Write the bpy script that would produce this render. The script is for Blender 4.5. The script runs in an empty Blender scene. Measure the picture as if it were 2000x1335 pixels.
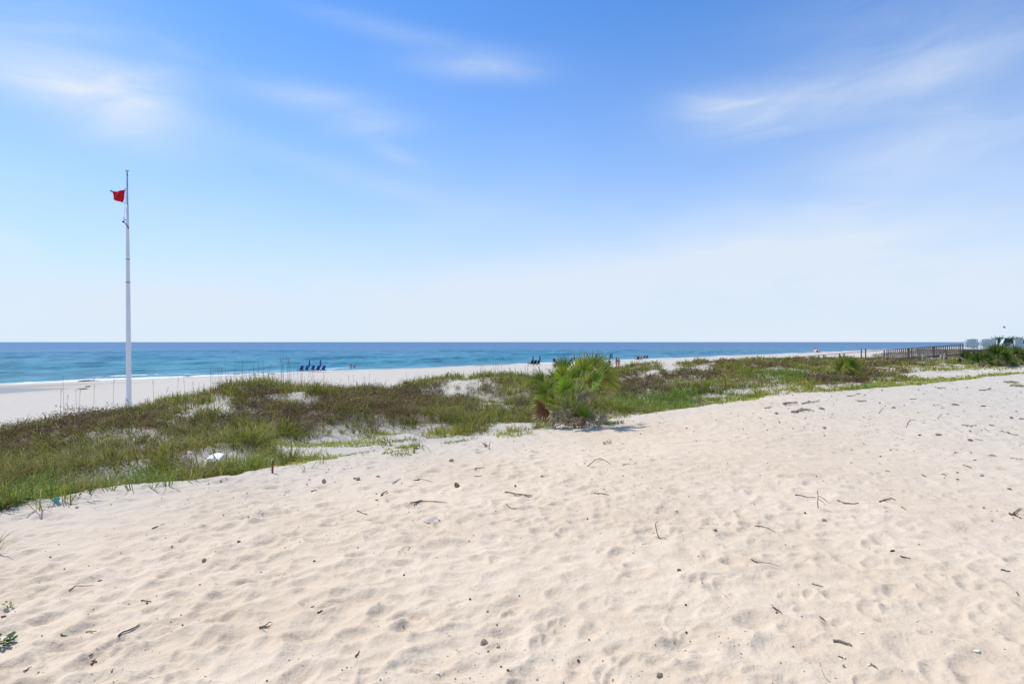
import bpy, bmesh, math, random
import numpy as np
from mathutils import Vector, Matrix
rng = np.random.default_rng(7)
random.seed(7)
R = math.radians
scene = bpy.context.scene
C = scene.collection

# ------------------------------------------------------------------ camera
H = 5.0                                   # eye height above the sea
F = 1111.0                                # focal length in photo pixels (20 mm)
cd = bpy.data.cameras.new("camera"); cam = bpy.data.objects.new("camera", cd); C.objects.link(cam)
cd.sensor_width = 36; cd.lens = 20.0; cd.clip_end = 60000; cd.clip_start = 0.05
cam.location = (0, 0, H); cam.rotation_euler = (R(90), 0, 0)
scene.camera = cam

# ------------------------------------------------------------------ sun, sky, exposure
SUN_EL, SUN_AZ = 59.0, -58.0              # azimuth measured from +Y towards +X
sl = bpy.data.lights.new("sun", 'SUN'); sun = bpy.data.objects.new("sun", sl); C.objects.link(sun)
sl.energy = 4.2; sl.angle = R(0.6); sl.color = (1.0, 0.945, 0.85)
sdir = Vector((math.sin(R(SUN_AZ)) * math.cos(R(SUN_EL)), math.cos(R(SUN_AZ)) * math.cos(R(SUN_EL)), math.sin(R(SUN_EL))))
sun.rotation_euler = sdir.to_track_quat('Z', 'Y').to_euler()
scene.view_settings.view_transform = 'Standard'; scene.view_settings.look = 'None'
scene.view_settings.exposure = 0.0; scene.view_settings.gamma = 1.0
scene.cycles.max_bounces = 6; scene.cycles.diffuse_bounces = 3; scene.cycles.transparent_max_bounces = 8

class NT:
    """small helper for node trees"""
    def __init__(s, nt): s.nt = nt; s.n = nt.nodes; s.l = nt.links
    def new(s, t, **k):
        n = s.n.new(t)
        for a, b in k.items(): setattr(n, a, b)
        return n
    def put(s, sock, v):
        if hasattr(v, 'is_output') or isinstance(v, bpy.types.NodeSocket): s.l.new(v, sock)
        else: sock.default_value = v
    def math(s, op, a, b=0.0, c=0.0, clamp=False):
        n = s.new('ShaderNodeMath', operation=op, use_clamp=clamp)
        s.put(n.inputs[0], a); s.put(n.inputs[1], b)
        if op in ('MULTIPLY_ADD', 'SMOOTH_MIN', 'COMPARE'): s.put(n.inputs[2], c)
        return n.outputs[0]
    def mix(s, f, a, b, blend='MIX'):
        n = s.new('ShaderNodeMix', data_type='RGBA', blend_type=blend)
        s.put(n.inputs[0], f); s.put(n.inputs[6], a); s.put(n.inputs[7], b)
        return n.outputs[2]
    def ramp(s, f, stops, interp='LINEAR'):
        n = s.new('ShaderNodeValToRGB'); n.color_ramp.interpolation = interp
        e = n.color_ramp.elements
        while len(e) < len(stops): e.new(0.5)
        for i, (p, c) in enumerate(stops):
            e[i].position = p; e[i].color = (*c, 1) if len(c) == 3 else c
        s.put(n.inputs[0], f); return n.outputs[0]
    def maprange(s, v, a, b, c, d, smooth=True):
        n = s.new('ShaderNodeMapRange', interpolation_type='SMOOTHSTEP' if smooth else 'LINEAR')
        s.put(n.inputs[0], v); n.inputs[1].default_value = a; n.inputs[2].default_value = b
        n.inputs[3].default_value = c; n.inputs[4].default_value = d
        return n.outputs[0]
    def noise(s, vec, scale, detail=4, rough=0.55, dist=0.0, out=0):
        n = s.new('ShaderNodeTexNoise'); s.put(n.inputs['Vector'], vec)
        n.inputs['Scale'].default_value = scale; n.inputs['Detail'].default_value = detail
        n.inputs['Roughness'].default_value = rough; n.inputs['Distortion'].default_value = dist
        return n.outputs[out]
    def comb(s, x, y, z=0.0):
        n = s.new('ShaderNodeCombineXYZ'); s.put(n.inputs[0], x); s.put(n.inputs[1], y); s.put(n.inputs[2], z)
        return n.outputs[0]
    def sep(s, v):
        n = s.new('ShaderNodeSeparateXYZ'); s.put(n.inputs[0], v); return n.outputs

def build_world():
    w = bpy.data.worlds.new("World"); scene.world = w; w.use_nodes = True
    t = NT(w.node_tree); t.n.clear()
    out = t.new('ShaderNodeOutputWorld'); bg = t.new('ShaderNodeBackground')
    bg.inputs[1].default_value = 0.10
    sky = t.new('ShaderNodeTexSky'); sky.sky_type = 'NISHITA'; sky.sun_disc = False
    sky.sun_elevation = R(SUN_EL); sky.sun_rotation = R(SUN_AZ); sky.air_density = 1.0; sky.dust_density = 0.3; sky.ozone_density = 2.2
    tc = t.new('ShaderNodeTexCoord')
    d = t.sep(tc.outputs['Generated'])
    az = t.math('ARCTAN2', d[0], d[1])                   # radians from +Y
    el = t.math('ARCSINE', d[2])
    base = t.mix(1.0, sky.outputs[0], (0.70, 1.28, 1.90, 1), 'MULTIPLY')
    # thin cirrus: stretched noise inside soft patches
    wob = t.noise(t.comb(t.math('MULTIPLY', az, 2.0), t.math('MULTIPLY', el, 4.0)), 1.6, 3)
    rot = t.math('MULTIPLY_ADD', az, -0.07, el)          # streaks climb gently to the right
    e2 = t.math('ADD', rot, t.math('MULTIPLY', t.math('SUBTRACT', wob, 0.5), 0.12))
    streak = t.noise(t.comb(t.math('MULTIPLY', az, 2.6), t.math('MULTIPLY', e2, 12.0)), 1.6, 9, 0.55, 0.6)
    st = t.maprange(streak, 0.30, 0.72, 0.0, 1.0)
    soft = t.noise(t.comb(t.math('MULTIPLY', az, 1.6), t.math('MULTIPLY', el, 4.0), 3.3), 1.7, 4, 0.5, 0.3)
    sf = t.maprange(soft, 0.30, 0.72, 0.0, 1.0)
    # (px, py, half-width px, half-height px, tilt, amount)
    blobs = [(215, 190, 150, 58, -0.30, 1.0), (60, 165, 190, 50, -0.30, 0.6), (110, 60, 260, 95, 0.0, 0.24), (300, 150, 90, 40, 0.3, 0.35),
             (925, 134, 95, 18, -0.02, 0.72), (620, 195, 115, 22, -0.03, 0.50), (725, 248, 62, 17, 0.08, 0.55), (775, 305, 55, 14, -0.35, 0.30),
             (1440, 212, 105, 34, -0.05, 1.0), (1610, 200, 190, 32, 0.10, 0.50), (1850, 140, 130, 50, 0.2, 0.40),
             (1850, 60, 420, 130, 0.05, 0.26), (1790, 285, 240, 60, 0.22, 0.34), (800, 70, 200, 16, -0.1, 0.22),
             (1000, 430, 1500, 60, 0.0, 0.10), (10, 468, 70, 30, -0.4, 0.35),
             (700, 350, 300, 20, -0.22, 0.22), (1700, 370, 420, 60, 0.18, 0.35)]
    banks = [(60, 575, 330, 62, 0.0, 0.62), (480, 600, 420, 46, 0.0, 0.55), (1180, 560, 480, 66, 0.06, 0.80), (1520, 482, 220, 44, 0.10, 0.45), (1420, 522, 330, 46, 0.08, 0.42), (1850, 550, 300, 58, 0.0, 0.75), (1800, 400, 330, 60, 0.18, 0.15), (30, 478, 60, 22, -0.45, 0.5), (900, 610, 900, 50, 0.0, 0.5)]
    tot = None; bank = None
    for (px, py, hw, hh, tilt, amp) in blobs + banks:
        X, Z = (px - 1000) / F, (668 - py) / F
        a0 = math.atan2(X, 1); e0 = math.asin(Z / math.sqrt(1 + X * X + Z * Z))
        k = 1 / (1 + X * X); sx = hw / F * k; sy = hh / F * math.sqrt(k)
        da = t.math('SUBTRACT', az, a0); de = t.math('SUBTRACT', el, e0)
        p = t.math('MULTIPLY_ADD', de, tilt, da)
        q = t.math('MULTIPLY_ADD', da, -tilt, de)
        p = t.math('MULTIPLY', p, 1 / sx); q = t.math('MULTIPLY', q, 1 / sy)
        r2 = t.math('ADD', t.math('MULTIPLY', p, p), t.math('MULTIPLY', q, q))
        g = t.math('MULTIPLY', t.math('EXPONENT', t.math('MULTIPLY', r2, -0.75)), amp)
        if (px, py, hw, hh, tilt, amp) in banks: bank = g if bank is None else t.math('ADD', bank, g)
        else: tot = g if tot is None else t.math('ADD', tot, g)
    tex = t.math('MULTIPLY_ADD', st, 0.50, 0.32)
    tex = t.math('ADD', tex, t.math('MULTIPLY', sf, 0.18))
    cir = t.math('MULTIPLY', t.math('MULTIPLY', tot, tex), 1.05)
    veil = t.math('MULTIPLY', t.maprange(el, 0.62, 0.02, 0.0, 1.0, False), 1.0, clamp=True)
    veil = t.math('POWER', veil, 2.0)
    veil = t.math('MULTIPLY', veil, t.math('MULTIPLY_ADD', sf, 0.16, 0.86))
    bk = t.math('MULTIPLY', bank, t.math('MULTIPLY_ADD', sf, 0.55, t.math('MULTIPLY_ADD', st, 0.25, 0.40)))
    a = t.math('MULTIPLY', t.math('SUBTRACT', 1.0, t.math('MULTIPLY', cir, 0.85, clamp=True)), t.math('SUBTRACT', 1.0, veil, clamp=True))
    a = t.math('MULTIPLY', a, t.math('SUBTRACT', 1.0, t.math('MINIMUM', bk, 0.9), clamp=True))
    a = t.math('MULTIPLY', a, t.maprange(el, 0.60, 1.05, 1.0, 0.60))      # unseen cirrus sheet added overhead to whiten the blue fill light
    alpha = t.math('SUBTRACT', 1.0, a, clamp=True)
    alpha = t.math('MULTIPLY', alpha, t.maprange(d[2], -0.05, 0.0, 0.0, 1.0))
    col = t.mix(alpha, base, (7.35, 8.30, 9.5, 1))
    t.l.new(col, bg.inputs[0]); t.l.new(bg.outputs[0], out.inputs[0])
build_world()

# ------------------------------------------------------------------ numpy noise
def _hash(ix, iy, seed):
    h = (ix.astype(np.int64) * 374761393 + iy.astype(np.int64) * 668265263 + seed * 974711) & 0xffffffff
    h = ((h ^ (h >> 13)) * 1274126177) & 0xffffffff
    return ((h ^ (h >> 16)) & 0xffffff) / float(0xffffff)
def vnoise(x, y, seed=0):
    ix = np.floor(x); iy = np.floor(y); fx = x - ix; fy = y - iy
    fx = fx * fx * fx * (fx * (fx * 6 - 15) + 10); fy = fy * fy * fy * (fy * (fy * 6 - 15) + 10)
    a = _hash(ix, iy, seed); b = _hash(ix + 1, iy, seed); c = _hash(ix, iy + 1, seed); d = _hash(ix + 1, iy + 1, seed)
    return (a + (b - a) * fx) * (1 - fy) + (c + (d - c) * fx) * fy
def fbm(x, y, octs=4, seed=0, gain=0.5):
    s = 0; a = 1; n = 0
    for k in range(octs):
        s = s + a * (vnoise(x * 2 ** k + 17.3 * k, y * 2 ** k - 9.1 * k, seed + k) - 0.5); n += a; a *= gain
    return s / n * 2
def sstep(a, b, x):
    t = np.clip((x - a) / (b - a), 0, 1); return t * t * (3 - 2 * t)

# ------------------------------------------------------------------ the lie of the land
S2 = math.sqrt(2)
ZS = 3.4                                   # level of the near sand
EDGE = [(-160, 1025), (0, 1003), (100, 984), (200, 967), (300, 953), (400, 940), (480, 930), (560, 915), (650, 906), (750, 894), (830, 882), (900, 873),
        (960, 862), (1060, 846), (1180, 828), (1260, 815), (1350, 800), (1450, 785), (1550, 772), (1600, 768), (1700, 762), (1800, 755), (1900, 742), (2000, 730), (2100, 722)]
_e = []
for px, py in EDGE:
    Y = (H - ZS) * F / (py - 668); X = (px - 1000) / F * Y
    _e.append(((X + Y) / S2, (Y - X) / S2))
_e.sort(); EV = np.array([p[0] for p in _e]); EU = np.array([p[1] for p in _e])
def edge_u(v): return np.interp(v, EV, EU)
UR = 17.0                                  # dune crest line
CREST = [(-300, 842), (-150, 846), (0, 838), (60, 828), (120, 812), (200, 800), (300, 793), (350, 776), (400, 763), (450, 754), (550, 746), (620, 751), (720, 757), (800, 755), (850, 762), (872, 752),
         (900, 740), (960, 736), (1000, 738), (1060, 740), (1120, 742), (1180, 736), (1230, 726), (1300, 715), (1400, 708), (1500, 704), (1600, 700), (1700, 697), (1760, 698)]
_c = []
for px, py in CREST:
    py += float(np.interp(px, [-300, 250, 420, 560, 860, 880], [26, 25, 20, 14, 11, 3]))
    dx = (px - 1000) / F; Y = UR * S2 / (1 - dx)
    _c.append(((1 + dx) * Y / S2, H - (py - 668) / F * Y))
CV = np.array([p[0] for p in _c]); CZ = np.array([p[1] for p in _c])
def crest_z(v):
    z = np.interp(v, CV, CZ, left=CZ[0], right=3.35)
    return z - 0.95 * np.exp(-((v - 70) / 6.0) ** 2) * (v > 40)
def beach(u): return np.maximum(1.5 - (u - 30) / 40.0, -6.0)
def terrain(x, y):
    u = (y - x) / S2; v = (x + y) / S2
    eu = edge_u(v); s = u - eu + 0.25 * fbm(v * 0.8, u * 0.0 + 3.1, 3, 5)
    near = ZS + 0.05 * fbm(x * 0.35, y * 0.35, 3, 11) * sstep(2, 5, np.hypot(x, y))
    drop = np.interp(v, [-2, 3, 6, 14, 25, 50], [0.34, 0.30, 0.16, 0.20, 0.22, 0.15])
    z = near - drop * sstep(0.0, 1.5, s)
    cz = crest_z(v)
    k = sstep(0, 1, (s - 1.2) / np.maximum(UR - eu - 1.2, 1.0))
    z = z + (cz - (ZS - drop)) * k
    inv = sstep(1.2, 3.5, s) * (1 - sstep(21, 28, u))
    z = z + inv * (0.27 * fbm(u * 0.33, v * 0.33, 3, 21) + 0.10 * fbm(u * 1.1, v * 1.1, 3, 31))
    b = beach(u) + 0.05 * fbm(u * 0.12, v * 0.12, 4, 41) + 0.02 * fbm(u * 0.9, v * 0.9, 3, 43)
    z = z + (b - z) * sstep(UR + 0.8, UR + 10.0, u)
    # tidal pool hollow with a low berm on the sea side
    w = np.clip((12.0 - v) / 9.0, 0, 1.4)
    pu = (u - 71.0) / np.maximum(4.6 * w, 0.05)
    z = z - 0.30 * np.exp(-pu ** 2) * sstep(13, 5, v)
    z = z + 0.20 * np.exp(-((u - 79.5 - 0.5 * fbm(v * .3, u * .1, 3, 51)) / 2.2) ** 2) * sstep(24, 6, v)
    # land far along the coast
    return z

CA = 1060
az_f = np.linspace(R(-58), R(58), CA); az_b = np.linspace(R(58), R(302), 46)[1:-1]
AZ = np.concatenate([az_f, az_b])
def geo(a, b, q):
    n = int(math.log(b / a) / q); return a * np.exp(np.arange(n) * (math.log(b / a) / n))
RR = np.concatenate([[0.05], geo(0.5, 2.0, 0.03), geo(2.0, 30.0, 0.0043), geo(30, 140, 0.009), geo(140, 40000, 0.12), [40000.0]])
NR, NA = len(RR), len(AZ)
GX = RR[:, None] * np.sin(AZ)[None, :]; GY = RR[:, None] * np.cos(AZ)[None, :]
GZ = terrain(GX, GY)
GU = (GY - GX) / S2; GV = (GX + GY) / S2
GS = GU - edge_u(GV)                       # signed distance past the sand's edge
nearm = (1 - sstep(0.3, 1.6, GS)) * (1 - sstep(28, 60, np.hypot(GX, GY)))
# soft trampled lumps
GZ += nearm * (0.018 * fbm(GX * 1.7, GY * 1.7, 3, 61) + 0.008 * fbm(GX * 5.5 + .3 * GY, GY * 5.5, 2, 71) - 0.010 * np.abs(fbm(GX * 6.0 - 1.1 * GY, GY * 7.0 + .6 * GX, 3, 73)))
def bowls(x, y, cell, seed):
    """trodden sand: every cell a shallow bowl, meeting its neighbours in a sharp crest"""
    x = x / cell; y = y / cell; ix = np.floor(x); iy = np.floor(y); f1 = np.full(x.shape, 9.0)
    for a in (-1, 0, 1):
        for b in (-1, 0, 1):
            cx = ix + a + 0.5 + 0.95 * (_hash(ix + a, iy + b, seed) - .5); cy = iy + b + .5 + 0.95 * (_hash(ix + a, iy + b, seed + 7) - .5)
            f1 = np.minimum(f1, ((x - cx) ** 2 + (y - cy) ** 2) * (0.65 + 0.9 * _hash(ix + a, iy + b, seed + 3)))
    return np.minimum(f1, 0.85)
_i = int(np.searchsorted(RR, 1.2)); _k = int(np.searchsorted(RR, 30.0)); bx, by = GX[_i:_k, :CA], GY[_i:_k, :CA]
_wx = 0.08 * fbm(bx * 2.2, by * 2.2, 3, 75); _wy = 0.10 * fbm(bx * 2.2, by * 2.2, 3, 76); _sd = np.clip(0.5 + bx / np.maximum(1.5 * by, 1.0) * .8, 0, 1)
_lo = np.clip(0.75 + 1.1 * fbm(bx * .45, by * .45, 3, 77), 0.15, 1.25)
_p = bx * .9 + by * .42 + _wx; _q = by * .9 - bx * .42 + _wy
_b1 = bowls(_p * .80, _q * 1.15, .165, 401); _b2 = bowls(bx * .66 + _wx, by * 1.1 + .10 * bx + _wy, .17, 431)
GZ[_i:_k, :CA] += nearm[_i:_k, :CA] * _lo * (0.049 * _b1 * (1 - _sd) + 0.034 * _b2 * _sd)
lowm = (1 - nearm) * (1 - sstep(60, 90, RR)[:, None])
GZ += lowm * 0.02 * fbm(GX * 3, GY * 3, 2, 81)
# footprints: soft oval hollows with a pushed-up rim
LR = np.log(RR)
def dent(cx, cy, a, b, th, dep, rim):
    r = math.hypot(cx, cy); az = math.atan2(cx, cy); m = a * 2.1
    i0, i1 = np.searchsorted(RR, [max(r - m, 0.6), r + m]); j0, j1 = np.searchsorted(az_f, [az - m / r, az + m / r])
    if i1 <= i0 or j1 <= j0: return
    X = GX[i0:i1, j0:j1] - cx; Y = GY[i0:i1, j0:j1] - cy
    c, s = math.cos(th), math.sin(th)
    p = (X * c + Y * s) / a; q = (-X * s + Y * c) / b
    q = q + 0.25 * p * p - 0.1
    d2 = p * p + q * q
    GZ[i0:i1, j0:j1] += (-dep * (1 - sstep(0.35, 1.25, np.sqrt(d2))) * (1 - .35 * p) + rim * (.6 + .8 * q / (1 + np.abs(q))) * np.exp(-(np.sqrt(d2) - 1.35) ** 2 / 0.09)) * nearm[i0:i1, j0:j1]
for k in range(6000):
    r = 1.6 + 20 * rng.random() ** 1.25; a = R(-54) + R(108) * rng.random()
    x, y = r * math.sin(a), r * math.cos(a)
    side = np.clip(0.5 + x / (0.9 * r * 2), 0, 1)            # trampled most on the left, wind-smoothed to the right
    if rng.random() < 0.25 * side or rng.random() > 0.75 + 0.9 * float(fbm(np.array(x * .5), np.array(y * .5), 2, 95)): continue
    L = rng.uniform(0.05, 0.10) if rng.random() < .8 else rng.uniform(.10, .145); W = L * rng.uniform(0.42, 0.72)
    th = rng.normal(0.75 - 0.8 * side, 0.45)
    dent(x, y, L, W, th, L * rng.uniform(0.08, 0.23) * (1 - 0.40 * side), rng.uniform(0.003, 0.009))
# low wind ripples running across the right
ph = GX * 0.35 + GY * 1.0 + 0.55 * fbm(GX * 0.9, GY * 0.9, 3, 91)
GZ += nearm * sstep(-2, 3, GX) * 0.007 * np.sin(ph * 2 * math.pi / 0.42) * (0.4 + 0.8 * vnoise(GX * .8, GY * .8, 93))

def ground(x, y):
    """height of the finished ground mesh"""
    x = np.asarray(x, float); y = np.asarray(y, float)
    r = np.maximum(np.hypot(x, y), 0.06); a = np.arctan2(x, y); a = np.where(a < az_f[0], a + 2 * math.pi, a)
    i = np.clip(np.searchsorted(RR, r) - 1, 0, NR - 2); j = np.clip(np.searchsorted(AZ, a) - 1, 0, NA - 2)
    fr = (r - RR[i]) / (RR[i + 1] - RR[i]); fa = np.clip((a - AZ[j]) / (AZ[j + 1] - AZ[j]), 0, 1)
    return (GZ[i, j] * (1 - fa) + GZ[i, j + 1] * fa) * (1 - fr) + (GZ[i + 1, j] * (1 - fa) + GZ[i + 1, j + 1] * fa) * fr
_t = np.exp(np.linspace(math.log(1.2), math.log(420), 5000))
def hit(px, py):
    """where the line of sight through a photo pixel meets the ground"""
    dx, dz = (px - 1000) / F, (668 - py) / F
    z = H + dz * _t; g = ground(dx * _t, _t)
    k = np.argmax(z < g) if (z < g).any() else len(_t) - 1
    Y = _t[k]; return Vector((dx * Y, Y, float(ground(dx * Y, Y))))
def at(px, Y): x = (px - 1000) / F * Y; return Vector((x, Y, float(ground(x, Y))))
def pxm(p): return p.y / F                # metres per photo pixel at a point

# ------------------------------------------------------------------ materials
def mat(name, col, rough=0.6, var=0.12, scale=6.0, spec=0.3, bump=0.0, bscale=40.0, metal=0.0, trans=0.0):
    m = bpy.data.materials.new(name); m.use_nodes = True; t = NT(m.node_tree)
    b = t.n['Principled BSDF']; tc = t.new('ShaderNodeTexCoord')
    n = t.noise(tc.outputs['Object'], scale, 5, 0.6)
    f = t.maprange(n, 0.25, 0.75, 0.0, 1.0)
    lo = tuple(c * (1 - var) for c in col); hi = tuple(min(1, c * (1 + var)) for c in col)
    t.l.new(t.mix(f, (*lo, 1), (*hi, 1)), b.inputs['Base Color'])
    b.inputs['Roughness'].default_value = rough; b.inputs['Metallic'].default_value = metal
    b.inputs['Specular IOR Level'].default_value = spec
    if bump:
        bn = t.new('ShaderNodeBump'); bn.inputs['Strength'].default_value = bump; bn.inputs['Distance'].default_value = 0.01
        t.l.new(t.noise(tc.outputs['Object'], bscale, 4), bn.inputs['Height']); t.l.new(bn.outputs[0], b.inputs['Normal'])
    if trans:
        tr = t.new('ShaderNodeBsdfTranslucent'); tr.inputs[0].default_value = (*hi, 1)
        mx = t.new('ShaderNodeMixShader'); mx.inputs[0].default_value = trans
        o = t.n['Material Output']; t.l.new(b.outputs[0], mx.inputs[1]); t.l.new(tr.outputs[0], mx.inputs[2]); t.l.new(mx.outputs[0], o.inputs[0])
    return m
def leaf_mat(name, trans=0.32, rough=0.5, spec=0.35):
    m = bpy.data.materials.new(name); m.use_nodes = True; t = NT(m.node_tree)
    b = t.n['Principled BSDF']; at_ = t.new('ShaderNodeAttribute'); at_.attribute_name = 'col'
    t.l.new(at_.outputs['Color'], b.inputs['Base Color']); b.inputs['Roughness'].default_value = rough
    b.inputs['Specular IOR Level'].default_value = spec
    tr = t.new('ShaderNodeBsdfTranslucent')
    t.l.new(t.mix(1.0, at_.outputs['Color'], (1.25, 1.35, 0.7, 1), 'MULTIPLY'), tr.inputs[0])
    mx = t.new('ShaderNodeMixShader'); mx.inputs[0].default_value = trans
    o = t.n['Material Output']; t.l.new(b.outputs[0], mx.inputs[1]); t.l.new(tr.outputs[0], mx.inputs[2]); t.l.new(mx.outputs[0], o.inputs[0])
    return m
def sand_mat():
    m = bpy.data.materials.new("sand"); m.use_nodes = True; t = NT(m.node_tree)
    b = t.n['Principled BSDF']; g = t.new('ShaderNodeNewGeometry'); P = g.outputs['Position']
    vg = t.new('ShaderNodeAttribute'); vg.attribute_name = 'litter'
    dr = t.new('ShaderNodeAttribute'); dr.attribute_name = 'damp'
    n1 = t.noise(P, 0.55, 5, 0.6); n2 = t.noise(P, 5.0, 5, 0.62); n3 = t.noise(P, 240.0, 2, 0.6); n4 = t.noise(P, 38.0, 3, 0.6)
    warm = t.mix(t.maprange(n1, 0.3, 0.7, 0.0, 1.0), (0.612, 0.502, 0.376, 1), (0.664, 0.556, 0.432, 1))
    warm = t.mix(t.maprange(n2, 0.3, 0.7, 0.0, 1.0), warm, t.mix(1.0, warm, (0.93, 0.905, 0.875, 1), 'MULTIPLY'))
    pale = t.mix(t.maprange(n2, 0.25, 0.75, 0.0, 1.0), (0.462, 0.424, 0.370, 1), (0.530, 0.492, 0.438, 1))
    sx = t.sep(P); u = t.math('MULTIPLY', t.math('SUBTRACT', sx[1], sx[0]), 1 / S2)
    r = t.math('SQRT', t.math('ADD', t.math('MULTIPLY', sx[0], sx[0]), t.math('MULTIPLY', sx[1], sx[1])))
    fp = t.math('MAXIMUM', t.maprange(u, 4.5, 9.0, 0.0, 1.0), t.maprange(sx[0], 0.8, 14.0, 0.0, 0.8))
    col = t.mix(fp, warm, pale)
    # single dark and light grains, fine organic bits
    col = t.mix(t.maprange(n3, 0.62, 0.80, 0.0, 0.16), col, (0.16, 0.12, 0.09, 1))
    col = t.mix(t.maprange(n4, 0.66, 0.78, 0.0, 0.14), col, (0.30, 0.24, 0.18, 1))
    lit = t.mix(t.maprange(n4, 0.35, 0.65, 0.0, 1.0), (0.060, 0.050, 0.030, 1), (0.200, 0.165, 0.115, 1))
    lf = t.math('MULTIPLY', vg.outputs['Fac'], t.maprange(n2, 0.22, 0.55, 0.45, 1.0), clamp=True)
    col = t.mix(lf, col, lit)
    col = t.mix(t.math('MULTIPLY', dr.outputs['Fac'], 0.75), col, (0.235, 0.195, 0.150, 1))
    t.l.new(col, b.inputs['Base Color']); b.inputs['Roughness'].default_value = 0.95; b.inputs['Specular IOR Level'].default_value = 0.12
    h = t.math('ADD', t.math('MULTIPLY', n3, 0.25), t.math('ADD', t.math('MULTIPLY', n4, 1.0), t.math('MULTIPLY', t.noise(P, 13.0, 4, 0.6), 2.2)))
    bn = t.new('ShaderNodeBump'); bn.inputs['Strength'].default_value = 1.0; bn.inputs['Distance'].default_value = 0.007
    t.l.new(h, bn.inputs['Height']); t.l.new(bn.outputs[0], b.inputs['Normal'])
    return m
def sea_mat():
    m = bpy.data.materials.new("sea_water"); m.use_nodes = True; t = NT(m.node_tree)
    b = t.n['Principled BSDF']; g = t.new('ShaderNodeNewGeometry'); P = g.outputs['Position']; s = t.sep(P)
    u = t.math('MULTIPLY', t.math('SUBTRACT', s[1], s[0]), 1 / S2); v = t.math('MULTIPLY', t.math('ADD', s[1], s[0]), 1 / S2)
    cn = t.noise(t.comb(t.math('MULTIPLY', v, 0.25), u), 0.010, 4, 0.55)
    dist = t.math('ADD', s[1], t.math('MULTIPLY', u, 0.15))
    lg = t.math('LOGARITHM', t.math('MAXIMUM', dist, 30.0), 10.0)
    lg = t.math('ADD', lg, t.math('MULTIPLY', t.math('SUBTRACT', cn, 0.5), 0.26))
    col = t.ramp(t.maprange(lg, 1.8, 3.8, 0, 1, False),
                 [(0.0, (0.064, 0.225, 0.245)), (0.12, (0.046, 0.215, 0.270)), (0.26, (0.034, 0.200, 0.285)), (0.37, (0.028, 0.165, 0.285)), (0.47, (0.026, 0.125, 0.285)), (0.62, (0.022, 0.108, 0.262)), (1.0, (0.024, 0.110, 0.265))])
    # wind streaks, with light and shade of wave faces painted into the colour
    w1 = t.noise(t.comb(t.math('MULTIPLY', s[0], 0.085), t.math('MULTIPLY', s[1], 0.020)), 1.0, 4, 0.6, 0.3)
    w2 = t.noise(t.comb(t.math('MULTIPLY', s[0], 0.20), s[1]), 0.022, 4, 0.6, 0.3)
    w3 = t.noise(t.comb(t.math('MULTIPLY', s[0], 0.24), t.math('MULTIPLY', s[1], 0.085)), 1.0, 6, 0.70, 0.3)
    dk = t.math('ADD', t.math('ADD', t.maprange(w1, 0.50, 0.61, 0.0, 0.50), t.maprange(w3, 0.49, 0.61, 0.0, 0.60)), t.maprange(w2, 0.52, 0.66, 0.0, 0.32))
    col = t.mix(dk, col, (0.016, 0.098, 0.160, 1))
    col = t.mix(t.maprange(w3, 0.47, 0.38, 0.0, 0.26), col, (0.20, 0.38, 0.50, 1))
    near = t.maprange(u, 92, 130, 1.0, 0.0)
    fo = t.new('ShaderNodeAttribute'); fo.attribute_name = 'foam'
    fn = t.noise(t.comb(t.math('MULTIPLY', v, 0.35), u), 1.3, 5, 0.65, 0.6)
    ff = t.math('ADD', fo.outputs['Fac'], t.math('MULTIPLY', t.math('SUBTRACT', fn, 0.5), 2.2))
    ff = t.math('MULTIPLY', t.maprange(ff, 0.42, 0.62, 0.0, 1.0), t.maprange(fo.outputs['Fac'], 0.02, 0.12, 0.0, 1.0))
    col = t.mix(ff, col, (0.64, 0.67, 0.69, 1))
    t.l.new(col, b.inputs['Base Color'])
    t.l.new(t.math('MULTIPLY_ADD', ff, 0.5, 0.34), b.inputs['Roughness']); b.inputs['Specular IOR Level'].default_value = 0.08
    bn = t.new('ShaderNodeBump'); bn.inputs['Strength'].default_value = 0.5; bn.inputs['Distance'].default_value = 0.5
    t.l.new(t.noise(t.comb(t.math('MULTIPLY', s[0], 0.35), s[1]), 0.7, 4, 0.6), bn.inputs['Height']); t.l.new(bn.outputs[0], b.inputs['Normal'])
    return m

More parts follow.
